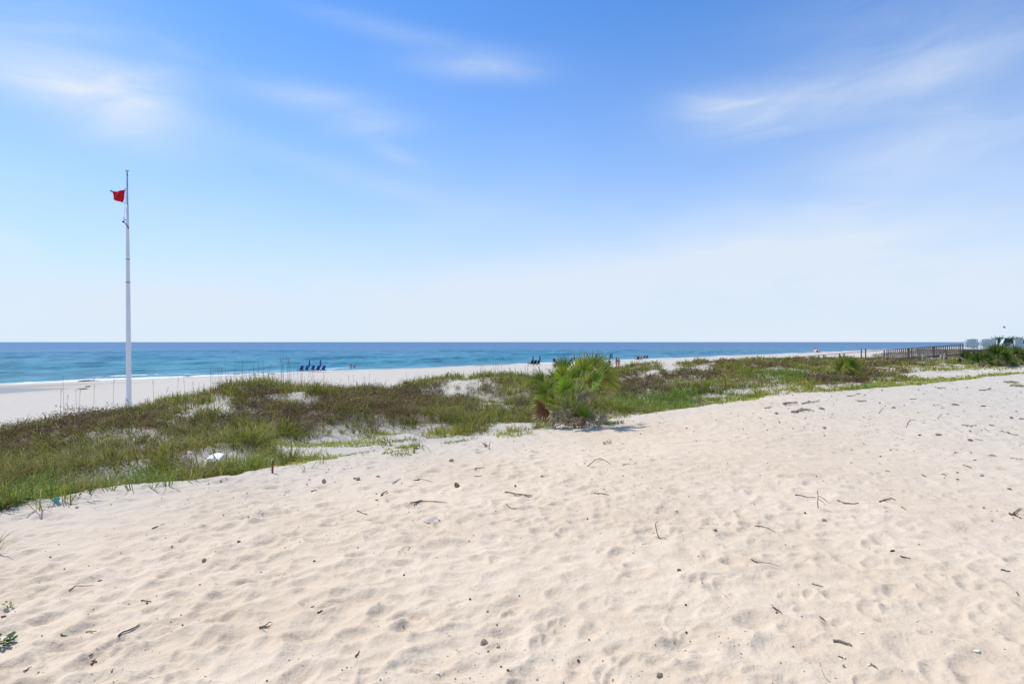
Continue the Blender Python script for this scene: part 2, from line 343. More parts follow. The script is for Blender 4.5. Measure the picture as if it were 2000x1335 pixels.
# ------------------------------------------------------------------ object helpers
def tag(o, label=None, cat=None, group=None, kind=None):
    if label: o['label'] = label
    if cat: o['category'] = cat
    if group: o['group'] = group
    if kind: o['kind'] = kind
    return o
def thing(name, label, cat, loc=(0, 0, 0), rz=0.0, group=None):
    o = bpy.data.objects.new(name, None); C.objects.link(o); o.location = loc; o.rotation_euler = (0, 0, rz); o.empty_display_size = 0.1
    return tag(o, label, cat, group)
def link(name, me, m, parent=None, loc=None):
    if m is not None and not me.materials: me.materials.append(m)
    o = bpy.data.objects.new(name, me); C.objects.link(o)
    if parent is not None: o.parent = parent
    if loc is not None: o.location = loc
    return o
def mesh_np(name, V, Fs, col=None, smooth=False, attrs=None):
    """V (n,3); Fs list of int arrays (k,3) or (k,4)"""
    me = bpy.data.meshes.new(name); V = np.ascontiguousarray(V, np.float32)
    me.vertices.add(len(V)); me.vertices.foreach_set('co', V.ravel())
    loops = np.concatenate([f.ravel() for f in Fs]).astype(np.int32)
    sizes = np.concatenate([np.full(len(f), f.shape[1], np.int32) for f in Fs])
    starts = np.concatenate([[0], np.cumsum(sizes)[:-1]]).astype(np.int32)
    me.loops.add(len(loops)); me.loops.foreach_set('vertex_index', loops)
    me.polygons.add(len(sizes)); me.polygons.foreach_set('loop_start', starts)
    if smooth: me.polygons.foreach_set('use_smooth', np.ones(len(sizes), bool))
    me.update(calc_edges=True)
    if col is not None:
        a = me.attributes.new('col', 'FLOAT_COLOR', 'POINT')
        a.data.foreach_set('color', np.concatenate([col, np.ones((len(col), 1))], 1).astype(np.float32).ravel())
    for k, arr in (attrs or {}).items():
        a = me.attributes.new(k, 'FLOAT', 'POINT'); a.data.foreach_set('value', np.asarray(arr, np.float32).ravel())
    return me
class MB:
    """collects boxes, bars, tubes and sheets into one mesh"""
    def __init__(s): s.v = []; s.f = []; s.c = []; s.sm = False
    def add(s, vs, fs, col=None):
        b = len(s.v); s.v += [tuple(p) for p in vs]; s.f += [tuple(i + b for i in f) for f in fs]
        s.c += [col or (0, 0, 0)] * len(vs); return s
    def box(s, c, d, rot=None, col=None):
        vs = []
        for sx in (-1, 1):
            for sy in (-1, 1):
                for sz in (-1, 1):
                    p = Vector((sx * d[0] / 2, sy * d[1] / 2, sz * d[2] / 2))
                    if rot is not None: p = rot @ p
                    vs.append(p + Vector(c))
        return s.add(vs, [(0, 1, 3, 2), (4, 6, 7, 5), (0, 4, 5, 1), (2, 3, 7, 6), (0, 2, 6, 4), (1, 5, 7, 3)], col)
    def bar(s, a, b, w, h, up=(0, 0, 1), col=None):
        a = Vector(a); b = Vector(b); d = (b - a); L = d.length; x = d.normalized(); up = Vector(up)
        if abs(x.dot(up)) > 0.98: up = Vector((0, 1, 0))
        y = up.cross(x).normalized(); z = x.cross(y)
        m = Matrix((x, y, z)).transposed()
        return s.box((a + b) / 2, (L, w, h), m, col)
    def tube(s, pts, rad, n=8, cap=True, col=None):
        pts = [Vector(p) for p in pts]; k = len(pts)
        rad = list(rad) if hasattr(rad, '__len__') else [rad] * k
        t0 = (pts[1] - pts[0]).normalized(); ref = Vector((0, 0, 1)) if abs(t0.z) < 0.9 else Vector((1, 0, 0))
        y = t0.cross(ref).normalized(); vs = []; fs = []
        for i in range(k):
            t = (pts[min(i + 1, k - 1)] - pts[max(i - 1, 0)]).normalized()
            y = (y - t * y.dot(t)).normalized(); z = t.cross(y)
            for j in range(n):
                a = 2 * math.pi * j / n; vs.append(pts[i] + (y * math.cos(a) + z * math.sin(a)) * rad[i])
        for i in range(k - 1):
            for j in range(n): fs.append((i * n + j, i * n + (j + 1) % n, (i + 1) * n + (j + 1) % n, (i + 1) * n + j))
        if cap: fs.append(tuple(reversed(range(n)))); fs.append(tuple(range((k - 1) * n, k * n)))
        return s.add(vs, fs, col)
    def lathe(s, prof, n=16, c=(0, 0, 0)):
        vs = [(c[0] + r * math.cos(2 * math.pi * j / n), c[1] + r * math.sin(2 * math.pi * j / n), c[2] + z) for r, z in prof for j in range(n)]
        fs = [(i * n + j, i * n + (j + 1) % n, (i + 1) * n + (j + 1) % n, (i + 1) * n + j) for i in range(len(prof) - 1) for j in range(n)]
        fs.append(tuple(reversed(range(n)))); fs.append(tuple(range((len(prof) - 1) * n, len(prof) * n)))
        return s.add(vs, fs)
    def mesh(s, name, smooth=False, bevel=0.0):
        me = bpy.data.meshes.new(name); me.from_pydata(s.v, [], s.f); me.update()
        if any(c != (0, 0, 0) for c in s.c):
            a = me.attributes.new('col', 'FLOAT_COLOR', 'POINT'); a.data.foreach_set('color', [x for c in s.c for x in (*c, 1.0)])
        if bevel:
            bm = bmesh.new(); bm.from_mesh(me)
            bmesh.ops.bevel(bm, geom=bm.edges[:], offset=bevel, segments=1, affect='EDGES'); bm.to_mesh(me); bm.free()
        if smooth: me.polygons.foreach_set('use_smooth', [True] * len(me.polygons))
        return me
    def build(s, name, m, parent=None, smooth=False, bevel=0.0): return link(name, s.mesh(name, smooth, bevel), m, parent)
def dup(root, loc, rz, label=None, group=None, scale=None):
    r = root.copy(); C.objects.link(r); r.location = loc; r.rotation_euler = (0, 0, rz)
    if scale: r.scale = (scale,) * 3
    if label: r['label'] = label
    if group: r['group'] = group
    for ch in list(root.children):
        c = ch.copy(); C.objects.link(c); c.parent = r
        for g in list(ch.children):
            d = g.copy(); C.objects.link(d); d.parent = c
    return r

# ------------------------------------------------------------------ placement maps, read at photo pixels
def proj(x, y, z): return 1000 + F * x / y, 668 - F * (z - H) / y
def ell(px, py, L):
    """strongest of a list of soft ellipses (cx, cy, rx, ry, amount)"""
    o = np.zeros(np.shape(px))
    for cx, cy, rx, ry, a in L:
        d = ((px - cx) / rx) ** 2 + ((py - cy) / ry) ** 2
        o = np.maximum(o, a * np.clip(1.6 - 1.1 * d, 0, 1))
    return o
BARE = [(600, 882, 80, 13, .9), (660, 872, 110, 12, .9), (800, 866, 90, 12, .85), (415, 905, 20, 7, 1), (434, 797, 22, 19, .9), (415, 777, 13, 7, .7), (582, 775, 22, 11, .9), (600, 790, 16, 14, .6), (725, 756, 26, 5, .9), (905, 749, 30, 8, .7), (940, 752, 20, 6, .6), (962, 785, 36, 6, .85), (930, 776, 16, 5, .6),
        (985, 796, 16, 5, .7), (932, 811, 10, 6, .9), (620, 885, 75, 17, .85), (720, 872, 80, 14, .75), (540, 880, 34, 8, .8), (570, 895, 40, 14, .9), (700, 890, 60, 14, .8), (820, 862, 60, 11, .8), (890, 855, 80, 9, .8), (990, 832, 60, 8, .9), (960, 848, 60, 8, .9),
        (760, 838, 22, 6, .8), (830, 832, 36, 5, .75), (790, 845, 30, 6, .6), (438, 915, 34, 6, .7), (480, 915, 30, 8, .6), (110, 940, 16, 8, .7), (75, 975, 16, 8, .6), (60, 945, 30, 6, .5), (350, 815, 14, 4, .4), (450, 845, 16, 5, .5), (20, 832, 14, 8, .6),
        (1105, 826, 22, 8, .9), (1215, 818, 34, 7, 1), (1255, 812, 30, 6, .9), (1310, 717, 22, 7, .9), (1370, 719, 24, 5, .9), (1280, 728, 12, 6, .8), (1395, 773, 26, 6, .85), (1420, 780, 36, 6, .6), (1470, 765, 60, 5, .9), (1530, 771, 40, 4, .9), (1360, 780, 20, 4, .7), (1590, 764, 30, 4, .9), (1610, 756, 16, 4, .5),
        (1815, 733, 60, 6, 1), (1880, 731, 60, 6, 1), (1940, 724, 60, 6, 1), (2010, 722, 60, 8, 1), (1780, 750, 30, 4, .5), (1740, 760, 14, 5, .6), (1070, 832, 30, 7, .7), (1150, 824, 24, 6, .8), (1345, 762, 12, 3, .5), (1890, 750, 80, 5, .6), (1960, 746, 60, 7, .9)]
BROWN = [(100, 838, 130, 26, 1), (60, 860, 90, 24, .9), (215, 812, 110, 16, .9), (300, 830, 90, 20, .6), (20, 880, 70, 22, .7), (470, 832, 80, 16, .6), (520, 785, 60, 22, .85), (510, 812, 70, 26, 1), (590, 820, 70, 22, 1), (660, 800, 70, 26, .8), (760, 790, 90, 24, .8), (820, 770, 60, 16, .9), (700, 770, 60, 12, .5),
         (880, 785, 50, 16, .8), (940, 760, 40, 10, .5), (1020, 808, 24, 18, .6), (1240, 752, 60, 20, 1), (1290, 760, 40, 12, .7), (1350, 735, 70, 10, .9), (1500, 717, 50, 6, .8), (1560, 706, 60, 6, .5), (1640, 745, 60, 12, 1), (1600, 742, 30, 8, .7), (1700, 720, 40, 14, .6), (1740, 726, 30, 8, .9), (1420, 712, 70, 6, .4), (1760, 700, 60, 8, .5)]
LIME = [(640, 862, 110, 9, 1), (760, 850, 90, 7, 1), (560, 872, 60, 8, .8), (690, 880, 120, 18, .55), (860, 842, 60, 9, .8), (980, 850, 50, 7, .8), (1100, 838, 60, 8, .4), (500, 905, 70, 16, .6), (600, 905, 60, 12, .6), (1450, 782, 90, 9, .7), (1540, 762, 90, 8, .8), (1620, 760, 60, 8, .8),
        (1780, 752, 110, 9, 1), (1880, 742, 90, 6, 1), (1790, 722, 110, 5, 1), (1900, 718, 110, 5, 1), (1980, 735, 50, 5, .8), (1990, 753, 30, 5, .8), (750, 890, 60, 8, .8), (690, 898, 50, 6, .7)]
GREEN = [(1690, 750, 60, 14, 1), (1660, 756, 60, 8, .8), (1350, 785, 130, 18, .9), (1520, 735, 60, 10, .8), (1260, 790, 80, 16, .6), (520, 905, 36, 14, .8), (250, 945, 120, 18, .6), (60, 975, 70, 22, .7), (440, 915, 80, 14, .6)]

# litter and damp maps for the ground mesh
gp = proj(GX, np.maximum(GY, 0.3), GZ); inview = (GY > 2)
bare_g = ell(gp[0], gp[1], BARE) * inview
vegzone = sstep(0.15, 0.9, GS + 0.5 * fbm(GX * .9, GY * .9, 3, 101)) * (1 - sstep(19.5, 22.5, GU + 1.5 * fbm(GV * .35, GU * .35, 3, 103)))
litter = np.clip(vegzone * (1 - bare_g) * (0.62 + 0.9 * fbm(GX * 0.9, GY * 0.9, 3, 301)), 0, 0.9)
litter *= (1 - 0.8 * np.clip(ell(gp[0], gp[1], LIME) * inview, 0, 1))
damp = np.exp(-((GU - 89.6) / 2.6) ** 2) * 0.7 + 0.5 * np.exp(-((GU - 77.0) / 1.5) ** 2) * sstep(22, 8, GV) + 0.5 * np.exp(-((GU - 71) / 6.5) ** 2) * sstep(14, 4, GV)
idx = np.arange(NR * NA).reshape(NR, NA); nx = np.roll(idx, -1, 1)
quads = np.stack([idx[:-1], nx[:-1], nx[1:], idx[1:]], -1).reshape(-1, 4)[:, ::-1]
gm = mesh_np("ground", np.stack([GX, GY, GZ], -1).reshape(-1, 3), [quads], smooth=True, attrs={'litter': litter, 'damp': damp})
tag(link("ground", gm, sand_mat()), "pale trampled sand running down through the dunes to the beach", "sand", kind="structure")

# ------------------------------------------------------------------ sea and tidal pool
def build_sea():
    az = np.linspace(R(-75), R(62), 1000)
    rr = np.concatenate([geo(55, 420, 0.0045), geo(420, 2000, 0.02), geo(2000, 40000, 0.2), [40000.0]])
    X = rr[:, None] * np.sin(az); Y = rr[:, None] * np.cos(az); U = (Y - X) / S2; V = (X + Y) / S2
    amp = sstep(92, 106, U) * (1 - sstep(300, 430, rr)[:, None])
    w = 0.55 * fbm(V * 0.02, U * 0.02, 3, 201) * 9
    k1 = np.sin((U + w) * 2 * math.pi / 13.5 + 2.2 * fbm(V * 0.018, U * 0.05, 3, 203)); k1 = np.exp(1.6 * (k1 - 1))
    patch = sstep(-0.15, 0.35, fbm(V * 0.022, U * 0.05, 2, 205))
    k2 = fbm(V * 0.10 + U * 0.05, U * 0.35, 4, 207)
    Z = amp * (0.62 * k1 * patch + 0.30 * k2)
    # foam: wash at the water's edge, one broken line further out
    wob = 2.6 * fbm(V * 0.06, V * 0.0 + 1, 4, 211)
    width = 0.7 + 4.6 * sstep(40, 5, V) + 2.6 * fbm(V * 0.045, V * 0, 3, 213)
    d = U - 90.2 + wob
    foam = np.exp(-(np.maximum(d, 0) / np.maximum(width, 1.2)) ** 2) * 0.95
    line = np.exp(-((U - 101 - wob * 1.5) / 1.3) ** 2) * sstep(0.05, 0.5, fbm(V * 0.035, V * 0 + 9, 2, 217)) * 0.9
    foam = np.maximum(foam, line)
    foam = np.where(U > 125, 0, foam)
    n, m = X.shape; ix = np.arange(n * m).reshape(n, m)
    keep = (U > 84); q = np.stack([ix[:-1, :-1], ix[1:, :-1], ix[1:, 1:], ix[:-1, 1:]], -1)
    q = q[keep[:-1, :-1] & keep[1:, :-1] & keep[1:, 1:] & keep[:-1, 1:]][:, ::-1]
    me = mesh_np("sea", np.stack([X, Y, Z], -1).reshape(-1, 3), [q], smooth=True, attrs={'foam': foam})
    tag(link("sea", me, sea_mat()), "turquoise sea turning deep blue towards the horizon", "sea", kind="structure")
    # tidal pool
    mp = bpy.data.materials.new("pool_water"); mp.use_nodes = True; b = mp.node_tree.nodes['Principled BSDF']
    b.inputs['Base Color'].default_value = (0.27, 0.275, 0.27, 1); b.inputs['Specular IOR Level'].default_value = 0.05; b.inputs['Roughness'].default_value = 0.35; b.inputs['IOR'].default_value = 1.33
    t = NT(mp.node_tree); g = t.new('ShaderNodeNewGeometry'); bn = t.new('ShaderNodeBump'); bn.inputs['Strength'].default_value = 0.08
    t.l.new(t.noise(g.outputs['Position'], 3.0, 3), bn.inputs['Height']); t.l.new(bn.outputs[0], b.inputs['Normal'])
    us, vs = np.linspace(62, 80, 60), np.linspace(-60, 16, 120); UU, VV = np.meshgrid(us, vs, indexing='ij')
    x = (VV - UU) / S2; y = (VV + UU) / S2; zz = 0.335 + 0 * UU
    inside = (zz > ground(x, y) - 0.06) & (np.abs(UU - 71) < 7.5) & (VV < 11)
    ix = np.arange(UU.size).reshape(UU.shape); q = np.stack([ix[:-1, :-1], ix[1:, :-1], ix[1:, 1:], ix[:-1, 1:]], -1)
    q = q[inside[:-1, :-1] | inside[1:, 1:]]
    tag(link("tidal_pool", mesh_np("tidal_pool", np.stack([x, y, zz], -1).reshape(-1, 3), [q]), mp), "shallow grey tidal pool lying behind the surf on the beach", "pool", kind="structure")
build_sea()

# ------------------------------------------------------------------ vegetation
def blades(P, h, w, az, lean, col, tip, wav=None):
    n = len(P); T = np.array([0.0, 0.38, 0.74, 1.0]); W = np.array([0.75, 1.0, 0.62, 0.0])
    D = np.stack([np.sin(az), np.cos(az), 0 * az], -1)
    fa = az + math.pi / 2 + rng.normal(0, 0.8, n); S = np.stack([np.sin(fa), np.cos(fa), 0 * az], -1)
    V = np.zeros((n, 7, 3)); K = np.zeros((n, 7, 3)); o = 0
    for i, (t, ww) in enumerate(zip(T, W)):
        c = P + D * (lean * h * t ** 1.8)[:, None]; c = c + np.array([0, 0, 1.0]) * (h * (t - 0.42 * np.minimum(lean, 1.6) * t ** 2.3))[:, None]
        kc = col + (tip - col) * t
        if i < 3:
            V[:, o] = c - S * (w * ww / 2)[:, None]; V[:, o + 1] = c + S * (w * ww / 2)[:, None]; K[:, o] = kc; K[:, o + 1] = kc; o += 2
        else: V[:, o] = c; K[:, o] = kc
    f = np.array([[0, 1, 3], [0, 3, 2], [2, 3, 5], [2, 5, 4], [4, 5, 6]])
    return V.reshape(-1, 3), (np.arange(n)[:, None, None] * 7 + f).reshape(-1, 3), K.reshape(-1, 3)
def leaves(P, L, w, col):
    """small leaf quads pointing every way"""
    n = len(P); d = rng.normal(0, 1, (n, 3)); d[:, 2] = np.abs(d[:, 2]) * 1.1; d /= np.linalg.norm(d, axis=1)[:, None]
    e = np.cross(d, rng.normal(0, 1, (n, 3))); e /= np.linalg.norm(e, axis=1)[:, None]
    V = np.stack([P, P + d * (L * .5)[:, None] + e * (w / 2)[:, None], P + d * L[:, None], P + d * (L * .5)[:, None] - e * (w / 2)[:, None]], 1)
    return V.reshape(-1, 3), (np.arange(n)[:, None] * 4 + np.arange(4)), np.repeat(col, 4, 0)
def pick(pal, n, wts=None):
    pal = np.array(pal); i = rng.choice(len(pal), n, p=np.array(wts) / np.sum(wts) if wts is not None else None)
    return pal[i] * rng.uniform(0.8, 1.22, (n, 1)) * rng.normal(1, 0.05, (n, 3))

def scatter(n, r0, r1, pw):
    az = rng.uniform(R(-53), R(49), n); k = 1 - pw; q = rng.random(n)
    r = (r0 ** k + (r1 ** k - r0 ** k) * q) ** (1 / k); return r * np.sin(az), r * np.cos(az), r
GRASS = [(0.185, 0.205, 0.040), (0.230, 0.235, 0.050), (0.130, 0.180, 0.036), (0.290, 0.245, 0.095), (0.200, 0.180, 0.065), (0.115, 0.125, 0.036)]
def veg_maps(x, y, z):
    w1 = fbm(x * 1.3, y * 1.3, 4, 321); w2 = fbm(x * 1.3, y * 1.3, 4, 331); r = np.hypot(x, y); px, py = proj(x, y, z); k = np.clip(14 / r, .25, 1.6)
    qx, qy = px + 34 * k * w1, py + 13 * k * w2
    return ell(qx, qy, BARE), ell(qx, qy, BROWN), ell(qx, qy, LIME), ell(px + 10 * w1, py + 4 * w2, GREEN)
PALM_AT = hit(1120, 829); BOX_AT = hit(415, 907)
def build_grass():
    nt = 105000; x, y, r = scatter(nt, 4.5, 170, 0.72)
    u = (y - x) / S2; v = (x + y) / S2; s = u - edge_u(v)
    clump = fbm(x * 0.9, y * 0.9, 3, 301); z = ground(x, y); bare, brown, lime, green = veg_maps(x, y, z)
    rag = s + 0.30 * clump + 0.35 * fbm(x * 2.2, y * 2.2, 3, 351)
    ok = (rag > 0.36) | ((rag > -.25) & (rng.random(nt) < .035)); ok &= (u + 1.6 * fbm(v * .35, u * .35, 3, 103) < 22)
    ok &= rng.random(nt) < np.clip(0.84 + 1.0 * clump, 0.04, 1) * np.clip(1 - 1.3 * bare, 0.010, 1) * (1 - 0.86 * brown) * (1 - .75 * lime)
    swale = sstep(2.6, 0.4, s) * sstep(3.0, 6.5, v) * (v < 17); ok &= rng.random(nt) > 0.5 * swale
    ok &= (np.hypot(x - PALM_AT.x, y - PALM_AT.y + .3) > .95) & (np.hypot(x - BOX_AT.x, y - BOX_AT.y + .22) > .40)
    i = np.where(ok)[0]; nb = rng.integers(5, 14, len(i)); j = np.repeat(i, nb); n = len(j); tid = np.repeat(np.arange(len(i)), nb)
    a = rng.uniform(0, 2 * math.pi, n); q = rng.uniform(0.01, 0.09, n) * np.clip(r[j] / 14, .8, 2.5); bx, by = x[j] + q * np.sin(a), y[j] + q * np.cos(a); bz = ground(bx, by); rr = r[j]
    th = rng.uniform(0.55, 1.25, len(i))[tid]; dirn = rng.uniform(0, 2 * math.pi, len(i))[tid]
    hh = rng.uniform(0.17, 0.42, n) * th * (1 + 0.40 * clump[j]) * (1 - 0.5 * np.clip(lime[j], 0, 1)) * (1 - 0.45 * swale[j]) * (1 - 0.5 * bare[j]) * np.where(s[j] < 0.7, .85, 1.0)
    ww = rng.uniform(0.0065, 0.013, n) * np.where(rr < 9, 1.35, 1.0) * np.clip(rr / 10, 0.8, 6)
    lean = np.abs(rng.normal(0.85, 0.42, n)); az = a + rng.normal(0, .5, n) + .5 * np.sin(dirn - a)
    tc = pick(GRASS, len(i), [3, 2.6, 2.0, 1.5, 1.8, 1.2])[tid]; col = tc * rng.uniform(.72, 1.3, (n, 1)) * rng.normal(1, .05, (n, 3))
    strawy = rng.random(n) < .10; col[strawy] = np.array([0.34, 0.285, 0.135]) * rng.uniform(.6, 1.1, (strawy.sum(), 1))
    zone = fbm(bx * 0.45, by * 0.45, 3, 311); col *= (1 + 0.32 * zone)[:, None]
    dry = np.clip(0.55 * brown[j] + 0.5 * sstep(0.12, 0.6, -zone), 0, 0.8)[:, None]; col = col * (1 - dry) + dry * np.array([0.215, 0.175, 0.085]) * rng.uniform(.6, 1.3, (n, 1))
    gr = np.clip(green[j], 0, 1)[:, None] * 0.75; col = col * (1 - gr) + gr * np.array([0.120, 0.225, 0.042]) * rng.uniform(0.65, 1.35, (n, 1))
    lm = np.clip(lime[j], 0, 1)[:, None] * 0.7; col = col * (1 - lm) + lm * np.array([0.270, 0.270, 0.036]) * rng.uniform(0.7, 1.3, (n, 1))
    V, Fc, K = blades(np.stack([bx, by, bz - 0.01], -1), hh, ww, az, lean, col, col * np.array([1.3, 1.2, 1.05]))
    tag(link("dune_grass", mesh_np("dune_grass", V, [Fc], K), leaf_mat("grass_blade", .30, .6, .15)), "green and straw coloured grass growing over the dunes", "grass", kind="stuff")
    return n
def build_cover():
    n = 420000; x, y, r = scatter(n, 5.5, 90, 0.95); u = (y - x) / S2; v = (x + y) / S2; s = u - edge_u(v); z = ground(x, y); bare, brown, lime, green = veg_maps(x, y, z)
    pn = fbm(x * 1.5, y * 1.5, 4, 341); ok = (s > .12) & (s < 12) & (lime > .05) & (pn > np.interp(lime, [0, .5, 1], [.55, -.04, -.34]) + .22 * (bare > .3)) & (rng.random(n) < .85)
    i = np.where(ok)[0]; x, y, z, r = x[i], y[i], z[i], r[i]; n = len(i)
    h = rng.uniform(.03, .10, n) * np.clip(r / 14, .9, 2.0); w = rng.uniform(.008, .016, n) * np.clip(r / 10, .8, 5); col = pick([(.27, .275, .036), (.20, .245, .040), (.33, .30, .055), (.15, .21, .04), (.30, .22, .07)], n, [3, 2.5, 2, 1.6, .8]) * (1 + .3 * fbm(x * .7, y * .7, 2, 343))[:, None]
    V, Fc, K = blades(np.stack([x, y, z - .006], -1), h, w, rng.uniform(0, 6.28, n), np.abs(rng.normal(1.0, .4, n)), col, col * 1.2)
    tag(link("ground_cover", mesh_np("ground_cover", V, [Fc], K), leaf_mat("cover_leaf", .3, .6, .12)), "low yellow-green creeping plants in patches on the pale sand", "ground cover", kind="stuff"); return n
def build_scrub():
    # low woody scrub: rounded tufts of fine brown-olive leaves
    n = 44000; x, y, r = scatter(n, 6, 150, 0.9)
    u = (y - x) / S2; v = (x + y) / S2; s = u - edge_u(v); z = ground(x, y); bare, brown, lime, green = veg_maps(x, y, z); cl = fbm(x * .8, y * .8, 3, 401)
    ok = (s > 0.9) & (u < 20.5) & (rng.random(n) < np.clip(1.25 * brown + 0.10 * (cl > 0.1), 0, 1) * (1 - bare) * (1 - lime))
    i = np.where(ok)[0]; x, y, z, r, brown, cl = x[i], y[i], z[i], r[i], brown[i], cl[i]; n = len(i)
    rad = rng.uniform(0.12, 0.30, n) * (1 + 0.4 * cl); hgt = rad * rng.uniform(0.8, 1.25, n)
    base = pick([(0.180, 0.108, 0.076), (0.135, 0.086, 0.060), (0.225, 0.140, 0.100), (0.130, 0.115, 0.042), (0.165, 0.145, 0.048), (0.250, 0.185, 0.130)], n, [3, 2.4, 2.2, 2.2, 1.6, 1])
    per = np.clip((125 * (12 / np.maximum(r, 6)) ** 0.8), 16, 150).astype(int)
    j = np.repeat(np.arange(n), per); m = len(j)
    d = rng.normal(0, 1, (m, 3)); d[:, 2] = np.abs(d[:, 2]); d /= np.linalg.norm(d, axis=1)[:, None]
    q = rng.random(m) ** 0.45
    P = np.stack([x[j] + d[:, 0] * rad[j] * q, y[j] + d[:, 1] * rad[j] * q, z[j] + d[:, 2] * hgt[j] * q - 0.01], -1)
    L = rng.uniform(0.028, 0.066, m) * np.clip(r[j] / 15, 0.8, 5); w = L * rng.uniform(0.14, 0.30, m)
    col = base[j] * rng.uniform(0.35, 1.7, (m, 1))
    V, Fc, K = leaves(P, L, w, col)
    tag(link("dune_scrub", mesh_np("dune_scrub", V, [Fc], K), leaf_mat("scrub_leaf", 0.22, 0.7, 0.1)), "low brown woody scrub matted over the dune slope", "scrub", kind="stuff")
    return n, m
print("VEG", build_grass(), build_cover(), build_scrub())

# ------------------------------------------------------------------ palmettos
PALM_MAT = leaf_mat("palmetto_leaf", 0.38, 0.42, 0.3)
def fan_mesh(rad, green, seed, dead=False, spread=2.05, cup=0.28):
    """one fan leaf: pleated segments radiating from the tip of the stalk (origin), stalk side along -X"""
    rd = np.random.default_rng(seed); n = 19; V = []; Fc = []; K = []
    for k in range(n):
        a = (k / (n - 1) - 0.5) * 2 * spread; L = rad * (1 - 0.26 * abs(a / spread) ** 2) * rd.uniform(0.76, 1.14)
        w = rad * 2 * spread / n * 0.62; droop = rd.uniform(0.03, 0.20) * (1.9 if dead else 1); tw = rd.normal(0, 0.12)
        g = np.array(green) * rd.uniform(0.75, 1.3); tip = np.array([0.20, 0.17, 0.07]) if not dead else g * 1.2
        d = np.array([math.cos(a), math.sin(a), 0]); e = np.array([-math.sin(a), math.cos(a), 0]); b = len(V)
        for t, ww in ((0.03, .16), (0.30, .74), (0.50, .86), (0.78, .40)):
            zz = cup * rad * (abs(a) / spread) ** 1.5 * t - droop * rad * t ** 2.6
            c = d * L * t + np.array([0, 0, zz]); f = 0.34 * w * ww * (1 - .5 * t)
            col = g * (1 - max(0, t - .55) * .5) + tip * max(0, t - .6) * .5
            V += [c - e * w * ww / 2, c + np.array([0, 0, -f]) + e * w * tw, c + e * w * ww / 2]; K += [col] * 3
        V.append(d * L + np.array([0, 0, cup * rad * (abs(a) / spread) ** 1.5 - droop * rad])); K.append(tip * .6 + g * .4)
        for i in range(3):
            q = b + 3 * i; Fc += [(q, q + 1, q + 4, q + 3), (q + 1, q + 2, q + 5, q + 4)]
        Fc += [(b + 9, b + 10, b + 12, b + 12), (b + 10, b + 11, b + 12, b + 12)]
    V = np.array(V); K = np.array(K); F4 = np.array(Fc); tri = F4[F4[:, 2] == F4[:, 3]][:, :3]; F4 = F4[F4[:, 2] != F4[:, 3]]
    return mesh_np("fan_leaf", V, [F4, tri], K)
FANS = [fan_mesh(1.0, c, 50 + i, False, (1.65, 1.45, 1.05, 1.75, 0.9, 1.2)[i]) for i, c in enumerate([(0.165, 0.255, 0.034), (0.215, 0.265, 0.038), (0.140, 0.230, 0.036), (0.260, 0.255, 0.045), (0.190, 0.225, 0.036), (0.130, 0.195, 0.036)])]
DARKFANS = [fan_mesh(1.0, c, 70 + i, False, (2.0, 1.7, 1.2, 2.0, 1.0, 1.4)[i]) for i, c in enumerate([(0.085, 0.150, 0.030), (0.110, 0.165, 0.034), (0.070, 0.130, 0.030), (0.150, 0.170, 0.040), (0.095, 0.135, 0.030), (0.065, 0.110, 0.030)])]
DEADFANS = [fan_mesh(1.0, c, 90 + i, True, 2.0, 0.1) for i, c in enumerate([(0.38, 0.30, 0.20), (0.21, 0.095, 0.05), (0.30, 0.235, 0.16)])]
STALK = mat("palmetto_stalk", (0.26, 0.28, 0.08), 0.5); DRYSTALK = mat("palmetto_dry_stalk", (0.21, 0.16, 0.11), 0.8)
BOOT = mat("palmetto_trunk_fibre", (0.23, 0.165, 0.11), 0.9, 0.4, 20, bump=0.8, bscale=60)
def frond(root, base, tipp, rad, face, fan, dead=False, roll=0.0, label=None):
    """stalk from base to tip and the fan at its end; face = direction the fan's axis points"""
    base, tipp = Vector(base), Vector(tipp); d = tipp - base
    mid = base + d * 0.5 + Vector((0, 0, 0.10 * d.length))
    pts = [base, base.lerp(mid, .5) + Vector((0, 0, .02)), mid, mid.lerp(tipp, .55) + Vector((0, 0, .02)), tipp]
    fr = link("frond", fan, PALM_MAT, root); fr.location = tipp
    x = Vector(face).normalized(); up = Vector((0, 0, 1)) if abs(x.z) < .9 else Vector((0, 1, 0))
    y = up.cross(x).normalized(); z = x.cross(y); m0 = Matrix((x, y, z)).transposed(); best = -9
    for k in range(12):                       # turn the blade about its stalk so that some face outward, some upward
        c = m0 @ Matrix.Rotation(math.pi * k / 6, 3, 'X'); nz = c.col[2]; sc = nz.dot(Vector((0, -.75 + .5 * roll, .55))) - .25 * rng.random()
        if sc > best: best, m = sc, c
    fr.rotation_euler = m.to_euler(); fr.scale = (rad,) * 3
    if label: fr['label'] = label
    inv = m.inverted(); b = MB(); b.tube([inv @ (p - tipp) / rad for p in pts], [0.014 / rad, .011 / rad, .009 / rad, .008 / rad, .007 / rad], 6)
    b.build("stalk", DRYSTALK if dead else STALK, fr, True)
